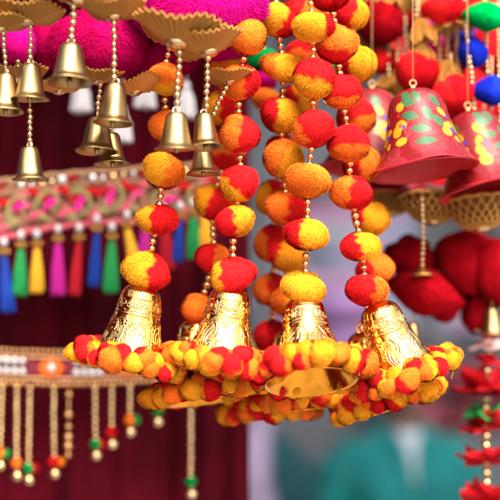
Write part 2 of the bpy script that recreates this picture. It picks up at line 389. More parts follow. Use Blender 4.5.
# ------------------------------------------------------------------ the main bunch of pompom bell garlands
PUFFPAL = ['RO', 'OY', 'RY', 'RO', 'OY', 'RY', 'YY', 'RO', 'OY', 'OO']
def garland(d, poms, top, roll, tilt, label, dbell=None, scale=1.02, seed=0, top_px=None, spin=0):
    random.seed(100 + seed); db = dbell or d
    bt = P(top[0], top[1], db)
    t = thing('pompom_bell_garland', bt, label, 'bell garland', 'pompom bell garlands bunched on one hook')
    pts = []; skip = []
    first = poms[0]
    tp = top_px or (first[0] + (265 - first[0]) * .12, first[1] - 62)
    pts.append(P(tp[0], tp[1], d))
    for q in poms:
        c = P(q[0], q[1], d + (db - d) * max(0, (q[1] - 150) / 170)); pts.append(c); skip.append((c, q[3] * .42 * S(d)))
    down = cam_dir(roll, tilt)
    pts.append(bt - down * .004)
    dense = bead_run(t, pts, .0031, skip, BEAD)
    cord_part(t, dense[::3] + [dense[-1]])
    for q in poms:
        dd = d + (db - d) * max(0, (q[1] - 150) / 170)
        place_pom('pompom', t, q[0], q[1], dd, q[2], q[3], PM[q[4]], q[5], q[6], POMS)
    # bell
    bm = frame(bt, -down, RIGHT) @ Matrix.Rotation(R(spin), 4, 'Z'); bm = scaled(bm, scale)
    b = obj('bell', BELLS[seed % 4], t, bm)
    obj('clapper', CLAP, b, bm); obj('loop', LOOP, b, bm)
    n = 34; off = random.random()
    for k in range(n):      # two staggered rows of wool tufts sewn round the mouth
        a = 2 * math.pi * (k + off + random.uniform(-.25, .25)) / n; low = k % 2
        s_ = random.uniform(.0070, .0102) if low else random.uniform(.0066, .0092)
        r2 = (.0318 if low else .0292) + s_ * 1.10 + random.uniform(0, .0012)
        loc = Vector((r2 * math.cos(a), r2 * math.sin(a), (-.0612 if low else -.0552) + random.uniform(-.0016, .0016)))
        mm = bm @ Matrix.Translation(loc) @ Matrix.Rotation(a, 4, 'Z') @ Euler((random.uniform(0, 6.28), random.uniform(-.6, .6), random.uniform(0, 6.28))).to_matrix().to_4x4()
        o = obj('trim_pompom', random.choice(PUFFS), b, scaled(mm, s_ * random.uniform(1.0, 1.2), s_ * random.uniform(.9, 1.1), s_), PM[random.choice(PUFFPAL)]); o['split'] = random.uniform(-.35, .35)
    rt = random.Random(seed)      # stray yarn ends under the trim
    for _ in range(rt.choice((1, 2, 3))):
        a = rt.uniform(0, 6.28); p = Vector((.043 * math.cos(a), .043 * math.sin(a), -.066)); q = [p]; mb = MB()
        for j in range(5): q.append(q[-1] + Vector((rt.uniform(-.0025, .0025), rt.uniform(-.0025, .0025), -rt.uniform(.0008, .0028))))
        mb.tube(bezier_path(q, .0009)[0], .00032, 5); o = obj('loose_thread', mb.mesh('loose_thread', PM['YY']), b, bm); o['split'] = 0.
    return t
# pom: px, py, width, height, colours, angle of second colour (0 right, 90 down, 180 left, -90 up), split
garland(1.0, [(164, 80, 36, 30, 'OY', 90, .1), (167, 126, 34, 30, 'OO', 0, 0), (163, 171, 40, 35, 'OY', 200, 0), (157, 220, 40, 30, 'RY', 190, .12), (147, 271, 45, 33, 'RY', 180, -.05)],
        (143, 288), -11, 4, 'leftmost garland of the bunch, its gold bell hanging apart beside the maroon cloth', seed=1, spin=10)
garland(.99, [(248, 38, 38, 34, 'OO', 0, 0), (239, 83, 38, 36, 'RO', 180, -.12), (239, 133, 40, 35, 'RO', 200, .2), (240, 183, 38, 32, 'RY', 140, .45), (234, 221, 38, 28, 'RY', -20, -.1), (232, 274, 45, 30, 'RY', 180, .35)],
        (231, 290), -8, 7, 'garland second from left in front, yellow and red pompom resting on its shiny gold bell', seed=2, spin=32)
garland(1.045, [(226, 62, 34, 30, 'OY', 0, 0), (222, 107, 38, 33, 'RY', 180, 0), (226, 151, 38, 34, 'RO', -90, -.2), (213, 203, 38, 36, 'RY', 195, .05), (213, 259, 34, 28, 'RO', 0, .1), (199, 308, 36, 27, 'RO', 190, -.4)],
        (196, 322), 8, 11, 'garland half hidden behind the second bell from the left, with an orange pompom low down', seed=3, spin=50)
garland(1.02, [(277, 20, 40, 30, 'RY', 190, -.35), (283, 68, 44, 26, 'OY', 0, -.4), (282, 115, 40, 34, 'RY', 5, -.1), (283, 160, 40, 36, 'OY', 20, .1), (286, 208, 40, 36, 'RO', 200, -.25), (287, 255, 38, 30, 'RY', 10, -.3), (287, 302, 34, 28, 'OY', 0, 0)],
        (290, 331), 6, 5, 'garland just left of the middle one, ending in a bell hidden behind the central bell', seed=4, dbell=1.075)
garland(1.07, [(302, 16, 38, 32, 'RO', 0, .1), (303, 58, 38, 32, 'RO', 90, 0), (299, 101, 38, 32, 'RY', 0, -.2), (284, 150, 34, 30, 'RO', 0, .2), (274, 197, 38, 32, 'RY', 170, .2), (275, 243, 38, 34, 'RO', 170, .3), (273, 290, 36, 30, 'RO', 180, .35), (271, 336, 34, 28, 'RR', 0, 0)],
        (268, 348), 4, 7, 'rearmost garland of the bunch, with dark red pompoms showing behind the central strands', seed=5, dbell=1.10, scale=.95)
garland(.985, [(313, 28, 40, 32, 'RY', 190, -.45), (313, 78, 42, 38, 'RY', 100, .25), (313, 128, 42, 34, 'RO', 160, .45), (308, 180, 42, 32, 'OO', 0, 0), (307, 234, 42, 32, 'RY', 5, -.15), (304, 287, 42, 28, 'YY', 0, 0)],
        (303, 302), 5, 24, 'central garland with a plain yellow pompom above a bell opening towards the viewer', seed=6, dbell=.985, spin=28)
garland(1.0, [(330, -6, 38, 32, 'RR', 0, 0), (337, 43, 44, 36, 'RO', -70, -.35), (341, 92, 40, 32, 'RO', 100, .4), (349, 143, 40, 33, 'RO', 100, .3), (351, 192, 42, 32, 'RO', 190, 0), (361, 246, 38, 28, 'RY', 0, -.25), (367, 291, 42, 30, 'RO', 0, .35)],
        (377, 306), 21, 3, 'rightmost front garland, its gold bell swung outward and tilted to the right', seed=7, spin=-8)
garland(1.045, [(349, 15, 38, 32, 'RY', 20, .2), (357, 66, 40, 32, 'RY', -10, -.3), (356, 116, 38, 34, 'RO', 60, .3), (362, 166, 38, 34, 'RO', 20, .1), (370, 218, 36, 32, 'RY', 0, -.45), (375, 269, 36, 32, 'RO', -20, -.35)],
        (363, 333), 18, 6, 'garland behind the tilted right bell, only its lower pompom trimmed rim showing beneath', seed=8, dbell=1.06)

# a strand of other colours further back
t = thing('pompom_strand', P(264, 100, 1.14), 'blurred strand of green, magenta and orange pompoms behind the yellow ones at top centre', 'pompom strand')
dn = bead_run(t, [P(266, -30, 1.14), P(263, 62, 1.14), P(264, 82, 1.14), P(265, 96, 1.14), P(266, 112, 1.14)], .0023, [(P(263, 62, 1.14), .012), (P(264, 82, 1.14), .01), (P(265, 98, 1.14), .01)], BEAD)
cord_part(t, dn[::4])
place_pom('pompom', t, 263, 61, 1.14, 30, 22, PM['GG'], 0, 0, POMS); place_pom('pompom', t, 264, 82, 1.14, 26, 18, PM['MM'], 0, 0, POMS); place_pom('pompom', t, 265, 99, 1.14, 28, 20, PM['OO'], 0, 0, POMS)
t = thing('pompom_strand', P(326, 110, 1.14), 'blurred strand with a green pompom between the central and right garlands at the top', 'pompom strand')
dn = bead_run(t, [P(322, -30, 1.14), P(324, 20, 1.14), P(325, 64, 1.14), P(326, 106, 1.14)], .0023, [(P(325, 64, 1.14), .012), (P(324, 20, 1.14), .012)], BEAD)
cord_part(t, dn[::4])
place_pom('pompom', t, 325, 64, 1.14, 32, 22, PM['GG'], 0, 0, POMS); place_pom('pompom', t, 324, 20, 1.14, 32, 24, PM['OO'], 0, 0, POMS)

# ------------------------------------------------------------------ small brass bell pendants with pleated caps (upper left)
def cone_bell_mesh(seed=0):
    mb = MB(); o = [(0, 1.0), (.2, .995), (.36, .975), (.44, .935), (.485, .87), (.53, .74), (.60, .52), (.67, .32), (.715, .20), (.74, .155), (.755, .15), (.80, .10), (.90, .06), (.985, .035), (1.0, .015), (.985, 0), (.95, .005), (.86, .05), (.76, .1), (.70, .16), (.64, .3), (.56, .52), (.48, .76), (.40, .92), (0, .95)]
    mb.lathe(o[::-1], 56)
    r = np.random.default_rng(seed); q = mb.v[0]; an = np.arctan2(q[:, 1], q[:, 0]); k = np.ones(len(q))
    for j in range(5): k += .016 * np.sin((j + 2) * an + r.uniform(0, 6)) * np.sin(q[:, 2] * r.uniform(1, 5) + r.uniform(0, 6)) 
    q[:, 0] *= k; q[:, 1] *= k; q[:, 2] += .012 * np.sin(2 * an + r.uniform(0, 6)) * (q[:, 2] < .2)
    return mb.mesh('cone_bell', M['brass'])
CBELLS = [cone_bell_mesh(i) for i in range(4)]; CBELL = CBELLS[0]
def cloop_mesh():
    mb = MB(); a = np.linspace(0, 2 * math.pi, 21); mb.tube([(.17 * math.cos(q), 0, 1.13 + .17 * math.sin(q)) for q in a], .045, 8, caps=False); return mb.mesh('loop', M['steel'])
CLOOP = cloop_mesh()
def cclap_mesh():
    mb = MB(); mb.tube([(0, 0, .9), (.03, 0, .12)], .03, 8); mb.ball((.03, 0, .05), .14, n=12); return mb.mesh('clapper', M['brass'])
CCLAP = cclap_mesh()
def cap_mesh(name, seed, mat):
    r = np.random.default_rng(seed); n = 264; a = np.linspace(0, 2 * math.pi, n, endpoint=False); q = np.linspace(0.08, 1, 16)
    pl = 34
    wav = .5 + .5 * np.cos(a * pl + .5 * np.sin(5 * a))
    rim = 1 + .03 * np.cos(a * pl) + .05 * np.sin(3 * a + seed)
    rr = np.outer(rim, q); zz = np.outer(.10 * np.sin(2 * a + seed) + .05 * np.sin(5 * a), q ** 2) + (.38 * q ** 1.2)[None, :] + np.outer(wav, q) * .075
    pts = np.stack([np.cos(a)[:, None] * rr, np.sin(a)[:, None] * rr, zz], -1)
    mb = MB(); mb.grid(pts, closed_u=True); mb.grid(pts + np.array([0, 0, .02]), closed_u=True, flip=True)
    # rolled edge
    mb.tube(list(pts[:, -1]) + [pts[0, -1]], .024, 5, 1, caps=False)
    return mb.mesh(name, [mat, M['zari']])
CAPS = [cap_mesh('pleated_cap', 1, M['gfab']), cap_mesh('pleated_cap', 2, M['gfab'])]
CAPO = cap_mesh('pleated_cap', 3, M['gfab2'])
CAPBOSS = (lambda mb: (mb.ball((0, 0, 0), (1, 1, .55), n=18), mb.mesh('cap_boss', M['palebead']))[1])(MB())
PG = 'brass bell pendants under pleated gold caps'
def pendant(chain, bells, d, label, cap=None, capmat=None, seed=0, beadr=.0023):
    """chain: list of px points from top to bottom; bells: (px, top y, bottom y, width px)"""
    random.seed(seed + 500); t = thing('bell_pendant', P(chain[0][0], chain[0][1], d), label, 'bell pendant', PG)
    pts = [P(x, y, d) for x, y in chain]
    sk = []
    for b in bells:
        c = P(b[0], (b[1] + b[2]) / 2, d); sk.append((c, (b[2] - b[1]) * .62 * S(d)))
    dn = bead_run(t, pts, beadr, sk, BEADP, .0004); cord_part(t, dn[::4] + [dn[-1]])
    for bx, y0, y1, w in bells:
        h = (y1 - y0) * S(d); m = frame(P(bx, y1 - 1, d), (0, 0, 1)) @ Euler((R(random.uniform(-4, 4)), R(random.uniform(-4, 4)), random.uniform(0, 6))).to_matrix().to_4x4()
        bm = scaled(m, w / 2 * S(d), None, h); b = obj('bell', random.choice(CBELLS), t, bm)
        obj('loop', CLOOP, b, scaled(m @ Matrix.Translation((0, 0, h * .82)) @ Matrix.Translation((0, 0, -.0)), w / 2 * S(d) * .95) @ Matrix.Translation((0, 0, -.72)))
        obj('clapper', CCLAP, b, bm)
    if cap:
        cx, cy, rad, roll, tilt = cap
        m = frame(P(cx, cy, d), -cam_dir(roll, tilt), RIGHT)
        k = obj('pleated_cap', capmat or random.choice(CAPS), t, scaled(m, rad * .87 * S(d)))
        obj('cap_boss', CAPBOSS, t, scaled(m @ Matrix.Translation((0, 0, .002)), rad * S(d) * .22))
    return t
pendant([(180, 46), (178, 80), (177, 114)], [(176, 113, 151, 43)], .93, 'brass bell pendant with the widest pleated gold cap, right of the white tassels', cap=(176, 46, 54, -8, 10), seed=1, beadr=.0027)
pendant([(208, 52), (207, 85), (206, 114)], [(206, 113, 149, 36)], .94, 'brass bell pendant touching the right side of the widest capped one', cap=(210, 55, 42, 14, 10), seed=2, beadr=.0026)
pendant([(232, 78), (214, 112), (203, 148)], [(203, 148, 175, 34)], .97, 'small brass bell hanging lowest beneath the pair of bells beside the pompom garland', cap=(230, 84, 28, 6, 8), seed=3)
pendant([(76, -30), (74, 5), (71, 42)], [(70, 43, 84, 47)], .91, 'largest brass bell at upper left, high in front of dark magenta fluff', cap=(76, 4, 44, -4, 8), seed=4, beadr=.0028)
pendant([(114, -24), (114, 20), (114, 82)], [(113, 83, 125, 42)], .93, 'brass bell on a long bead chain overlapping two lower bells behind it', cap=(114, 20, 36, 6, 8), seed=5, beadr=.0026)
pendant([(101, 74), (99, 96), (97, 117)], [(97, 117, 153, 43)], .955, 'blurred brass bell behind and left of the long chained bell', cap=(98, 84, 28, 0, 8), seed=6)
pendant([(124, 92), (117, 112), (112, 133)], [(112, 133, 166, 37)], .98, 'lowest of the three clustered brass bells above the embroidered band', cap=(136, 95, 30, 12, 8), capmat=CAPO, seed=7)
pendant([(31, -20), (31, 22), (30, 64), (30, 104), (30, 148)], [(30, 64, 101, 40), (30, 147, 181, 37)], .94, 'pendant of two brass bells one above the other near the left edge', cap=(26, 24, 40, -6, 8), seed=8)
pendant([(2, -20), (3, 30), (6, 73)], [(5, 73, 113, 38)], .94, 'brass bell cut by the left edge of the picture', cap=(0, 32, 36, -4, 8), seed=9)
pendant([(18, 62), (17, 76)], [], 1.0, 'pleated gold cap with no bell behind the upper bell of the left double pendant', cap=(18, 82, 32, 0, 8), seed=10)
pendant([(58, 70), (58, 84)], [], 1.0, 'orange gold pleated cap with no bell under the largest bell', cap=(60, 94, 28, 8, 8), capmat=CAPO, seed=11)

def fluff(px, py, w, h, d, mat, label, ang=0, meshes=None, cat='fur puff', group=None, name='fur_puff'):
    m = image_frame(P(px, py, d), ang)
    o = obj(name, random.choice(meshes or BIGS), None, scaled(m, w / 2 * S(d), min(w, h) / 2 * S(d), h / 2 * S(d)), PM[mat]); o['split'] = 0.0
    return tag(o, label, cat, group)
MG = 'magenta fur puffs above the brass bells'
fluff(192, 2, 136, 92, 1.0, 'MM', 'big bright magenta fur puff at the top above the widest gold cap', group=MG)
fluff(100, 46, 100, 66, 1.03, 'PP', 'broad shade-tinted magenta fur puff behind the long chained brass bell', group=MG)
fluff(158, 58, 76, 44, 1.045, 'PP', 'shade-tinted magenta fur puff under the widest gold cap', group=MG)
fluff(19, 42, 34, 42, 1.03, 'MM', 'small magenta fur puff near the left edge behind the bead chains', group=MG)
fluff(52, 44, 44, 50, 1.06, 'PP', 'shade-darkened magenta fur puff between the left double pendant and the largest bell', group=MG)
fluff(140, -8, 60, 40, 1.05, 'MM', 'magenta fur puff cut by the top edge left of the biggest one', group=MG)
fluff(220, 48, 56, 26, 1.03, 'MM', 'narrow magenta fur puff peeping out below the second gold cap', group=MG)

# ------------------------------------------------------------------ maroon cloth hanging behind the left half
CD = 1.36
def cloth():
    mb = MB(); nx, ny = 120, 80; pts = np.zeros((nx, ny, 3))
    for i in range(nx):
        for j in range(ny):
            px = -90 + (247 + 90) * i / (nx - 1); py = -70 + 660 * j / (ny - 1)
            dd = CD + .010 * math.sin(px * .045 + .3) + .005 * math.sin(px * .11 + py * .004) + .003 * math.sin(px * .23 + 1)
            q = P(px, py, dd) if False else Vector((P(px, 250, dd)[0], P(247, 250, dd)[1] - .0 * py, P(100, py, CD)[2])); pts[i, j] = q
    mb.grid(pts)
    mb.grid(pts + np.array([0, .003, 0]), flip=True)
    # rolled hem down the right edge
    mb.tube(list(pts[-1, ::4] + np.array([0.0005, .0015, 0])), .0024, 6)
    return mb.mesh('hanging_cloth', M['maroon'])
tag(obj('hanging_cloth', cloth()), 'dark maroon velvet cloth hanging behind the left half', 'cloth')

# ------------------------------------------------------------------ embroidered band with bright tassels
VD = 1.235
def band_top(x): return 181 - 18 * max(0, x + 20) / 205 * 1.0 + 0.0002 * (x - 80) ** 2 - 2
def band_bot(x): return 247 - 30 * (x + 20) / 205 - 6 * math.sin((x + 20) * .02) - .0
def valance():
    t = thing('embroidered_band', P(100, 205, VD), 'pink and olive embroidered band edged with bright tassels across the maroon cloth', 'embroidered band')
    o = W[t.name].translation
    mb = MB(); n = 80; rows = []
    for i in range(n):
        px = -60 + 290 * i / (n - 1); rows.append([P(px, band_top(px) + (band_bot(px) - band_top(px)) * k / 9, VD + .004) - o for k in range(10)])
    rows = np.array([[list(q) for q in r] for r in rows]); mb.grid(rows); mb.grid(rows + np.array([0, .004, 0]), flip=True)
    obj('band', mb.mesh('band', M['terracotta']), t)
    # raised thread work
    mats = [M[k] for k in ('olive', 'pinkth', 'magth', 'redth', 'tanth')]; em = MB(); rnd = random.Random(5)
    def at(px, v, lift=0.0): return P(px, band_top(px) + (band_bot(px) - band_top(px)) * v, VD - lift) - o
    for v, k, r in ((.04, 4, .0024), (.25, 4, .0016), (.95, 1, .003)):
        em.tube([at(-60 + 290 * i / 60, v + .015 * math.sin(i * 1.3), .001) for i in range(61)], r, 6, k, flat=.6)
    def leaf(px, v, ang, ln, wd, k):
        c = at(px, v, .0015); e = RIGHT * math.cos(ang) - UP * math.sin(ang); f = RIGHT * math.sin(ang) + UP * math.cos(ang); q = []
        for i in range(9):
            s_ = i / 8; q.append(c + e * (ln * (s_ - .5)) + f * (.18 * ln * math.sin(s_ * math.pi)))
        em.tube(q, [wd * math.sin(math.pi * (.04 + .92 * i / 8)) ** .8 for i in range(9)], 8, k, flat=.3)
    for i in range(9):
        x0 = -40 + i * 30; v0 = .58 + .06 * math.sin(i * 2)
        # paisley scroll: spiral of olive, pink heart, red patches
        s1 = [];
        for a in np.linspace(0, 4.6, 26):
            rr = 15 - 2.3 * a; s1.append(at(x0 + rr * math.cos(a + i), v0 + rr * .022 * math.sin(a + i), .002))
        em.tube(s1, [.0031 - .0018 * j / 25 for j in range(26)], 6, 0 if i % 2 else 0, flat=.5)
        s2 = [at(x0 + 12 + 10 * math.cos(a), v0 + .2 * math.sin(a), .0012) for a in np.linspace(2, 6.5, 18)]
        em.tube(s2, .0014, 6, 4, flat=.5)
        leaf(x0 + rnd.uniform(-3, 3), v0, -.7 + .5 * math.sin(i), .020, .0042, 2)
        leaf(x0 + 13, v0 - .2, .4, .018, .005, 3); leaf(x0 + 17, v0 + .2, -.4, .02, .0046, 1)
        leaf(x0 - 8, v0 + .22, .2, .016, .004, 0); leaf(x0 + 4, v0 - .2, -.2, .013, .0036, 1); leaf(x0 - 6, v0 - .12, -.6, .012, .004, 3)
    obj('thread_work', em.mesh('thread_work', mats), t)
    sq = MB(); sq.ball((0, 0, 0), (1, .5, 1), n=14); sqm = sq.mesh('sequin', M['stone'])
    smat = [M['stone'], M['tanth'], M['pearl'], M['bead'], M['stone'], M['redth'], M['palebead']]
    for i in range(26):
        px = -40 + i * 10.2; obj('sequin', sqm, t, scaled(frame(o + at(px, .145 + .02 * math.sin(i), .004), (0, 0, 1)), .0038 * rnd.uniform(.7, 1.25)), smat[(i * 3) % 7])
    # tassels: fringe with bead and ring
    def fringe(seed):
        r = random.Random(seed); mb = MB()
        for i in range(120):
            a = r.uniform(0, 6.28); q = math.sqrt(r.random()); x = math.cos(a) * q; y = math.sin(a) * q; l = r.uniform(.9, 1.0)
            mb.tube([(x * .25, y * .25, 0), (x * .5, y * .5, -.22), (x * .78 + r.uniform(-.05, .05), y * .8, -.6 * l), (x * .95 + r.uniform(-.1, .1), y * .95, -l)], .085, 4)
        mb.lathe([(.0, .06), (.22, .03), (.3, -.05), (.45, -.3), (.7, -.7), (.66, -.85), (0, -.86)][::-1], 16)
        return mb.mesh('fringe', TM['red'])
    fm = [fringe(1), fringe(2)]
    bm = MB(); bm.ball((0, 0, 0), (1, 1, 1), n=16); pb = bm.mesh('tassel_bead', M['pearl'])
    ts = [(4, 'blue', 255, 316), (21, 'green', 248, 299), (37, 'yellow', 247, 296), (58, 'magenta', 242, 299), (79, 'red', 241, 299), (97, 'blue', 232, 290), (112, 'green', 240, 296), (127, 'yellow', 228, 287), (145, 'magenta', 226, 274), (164, 'red', 222, 274), (180, 'blue', 219, 266), (193, 'green', 216, 262), (205, 'yellow', 213, 252)]
    for i, (px, c, y0, y1) in enumerate(ts):
        d = VD - .004; lean = random.uniform(-.10, .10) + (.14 if i in (7,) else 0)
        tm_ = random.choice(fm).copy(); tm_.transform(Matrix.Diagonal((7.6 * random.uniform(.85, 1.15) * S(d), 6 * S(d), (y1 - y0 - 3) * S(d), 1)) @ Matrix.Rotation(random.uniform(0, 6), 4, 'Z'))
        b = obj('tassel', tm_, t, frame(P(px, y0, d), (-lean, 0, 1)), TM[c])
        b['label'] = c + ' thread tassel'
        obj('tassel_bead', pb, b, scaled(frame(P(px, y0 - 13, d), (0, 0, 1)), 3.9 * S(d), None, 5.0 * S(d)))
        obj('tassel_ring', pb, b, scaled(frame(P(px, y0 - 3.5, d), (0, 0, 1)), 6 * S(d), None, 4.4 * S(d)), M['zari'])
    return t
valance()
# white tassels further back at the top
for px, py, lab in ((82, 82, 'blurred white tassel below the largest brass bell'), (145, 78, 'blurred white tassel left of the widest capped bell pendant'), (122, 112, 'blurred white tassel half behind the clustered brass bells'), (186, 88, 'blurred white tassel seen past the right pair of bell chains')):
    d = 1.24; t = thing('white_tassel', P(px, py, d), lab, 'tassel', 'white tassels hung behind the bells')
    r = random.Random(px); mb = MB()
    for i in range(90):
        a = r.uniform(0, 6.28); q = math.sqrt(r.random()); x = math.cos(a) * q; y = math.sin(a) * q
        mb.tube([(x * .3, y * .3, 0), (x * .8, y * .8, -.4), (x, y, -r.uniform(.92, 1))], .09, 4)
    mb.lathe([(0, .05), (.3, 0), (.7, -.4), (.75, -.85), (0, -.86)][::-1], 14)
    obj('fringe', mb.mesh('fringe', M['white']), t, scaled(frame(P(px, py, d), (0, 0, 1)), 11 * S(d), 9 * S(d), 31 * S(d)))
    kb = MB(); kb.ball((0, 0, .002), (.005, .005, .006), n=12); kb.tube([(0, 0, .005), (0, 0, .05)], .0007, 5)
    obj('knot', kb.mesh('knot', M['pearl']), t)

# ------------------------------------------------------------------ jewelled belt with bead fringe (lower left)
BD = 1.27
def belt():
    t = thing('jewelled_belt', P(100, 366, BD), 'maroon belt set with stones and fringed with bead strands, across the lower left', 'belt')
    o = W[t.name].translation; cy = lambda px: 366 - .012 * px + 3 * math.sin(px * .02)
    mb = MB(); n = 70
    rows = np.array([[list(P(-60 + 330 * i / (n - 1), cy(-60 + 330 * i / (n - 1)) - 17 + 34 * k / 5, BD + .003) - o) for k in range(6)] for i in range(n)])
    mb.grid(rows); mb.grid(rows + np.array([0, .004, 0]), flip=True); obj('band', mb.mesh('band', M['belt']), t)
    e = MB()
    for dy in (-16.5, 16):
        for i in range(64):
            px = -58 + 326 * i / 63; e.ball(P(px, cy(px) + dy, BD - .002) - o, (.0031, .0026, .0026), n=8)
    for dy in (-10.5, 10.5): e.tube([P(-60 + 330 * i / 60, cy(-60 + 330 * i / 60) + dy, BD) - o for i in range(61)], .0011, 6, flat=.6)
    obj('beaded_edging', e.mesh('beaded_edging', M['bead']), t)
    sm = MB(); sm.ball((0, 0, 0), (1, .55, 1), n=12); st = sm.mesh('stone', M['stone'])
    pm = MB()
    for k in range(8):
        a = k * math.pi / 4; pm.ball((math.cos(a) * .62, 0, math.sin(a) * .62), (.42, .2, .3), Matrix.Rotation(-a, 3, 'Y').to_4x4(), 10)
    pf = pm.mesh('felt_flower', M['orange'])
    for cx in (10, 88, 166, 236):
        for dx in (-12, -4, 4, 12):
            for dy in (-6, 4.5):
                px = cx + dx; obj('stone', st, t, scaled(frame(P(px, cy(px) + dy, BD - .003), (0, 0, 1)), .0042 * random.uniform(.8, 1.15)))
    for cx in (51, 128, 204):
        fl = obj('felt_flower', pf, t, scaled(frame(P(cx, cy(cx), BD - .002), (0, 0, 1)), 13 * S(BD), 8 * S(BD), 10 * S(BD)))
        obj('stone', st, fl, scaled(frame(P(cx, cy(cx), BD - .006), (0, 0, 1)), .0052))
    gb = MB(); gb.ball((0, 0, 0), 1, n=14); gb.tube([(0, 0, .9), (0, 0, 1.5)], .25, 8); jing = gb.mesh('jingle_bell', M['fringe'])
    strands = [(-18, 470, 'RR', 'GG'), (2, 460, 'OO', 'GG'), (17, 470, 'OO', None), (30, 474, 'GG', 'RR'), (54, 468, 'RR', 'OO'), (95, 450, 'GG', 'RR'), (112, 439, 'RR', None), (130, 427, 'OO', 'GG'), (157, 417, 'GG', None), (191, 488, 'GG', None)]
    for px, ye, c1, c2 in strands:
        y0 = cy(px) + 18; mb = MB(); k = 0; d = BD - .004
        p0 = P(px, y0, d); ln = (ye - 14 - y0) * S(d); q = 0.0; xw = random.uniform(-.0015, .0015)
        top = p0.copy()
        while q < ln:
            rb = .0032 * random.uniform(.9, 1.08); mb.ball((xw * (q / ln) ** 2 + random.uniform(-.0003, .0003), 0, -q - rb), (rb, rb, rb * .84), n=10); q += rb * 2.06; k += 1
        mb.tube([(0, 0, .004), (xw * .3, 0, -ln * .5), (xw, 0, -ln - .01)], .0008, 5)
        s_ = obj('bead_strand', mb.mesh('bead_strand', M['fringe']), t, Matrix.Translation(top))
        z = top + Vector((xw, 0, -ln - .007))
        w = obj('wool_ball', random.choice(PUFFS), s_, scaled(frame(z, (0, 0, 1)), .0056), PM[c1]); w['split'] = 0.
        if c2: w = obj('wool_ball', random.choice(PUFFS), s_, scaled(frame(z + Vector((.006, .002, -.001)), (0, 0, 1)), .0050), PM[c2]); w['split'] = 0.
        obj('jingle_bell', jing, s_, scaled(frame(z + Vector((.001, 0, -.0125)), (0, 0, 1)), .0054))
    # the odd short strand of spaced beads
    mb = MB(); d = BD - .004; p0 = P(69, cy(69) + 18, d)
    for y, r_ in ((8, .0037), (28, .0042), (40, .0033), (50, .0045), (59, .0048), (68, .0032)): mb.ball((0, 0, -y * S(d)), r_, n=12)
    mb.tube([(0, 0, .003), (0, 0, -68 * S(d))], .0006, 5); obj('spaced_strand', mb.mesh('spaced_strand', M['bead']), t, Matrix.Translation(p0))
belt()

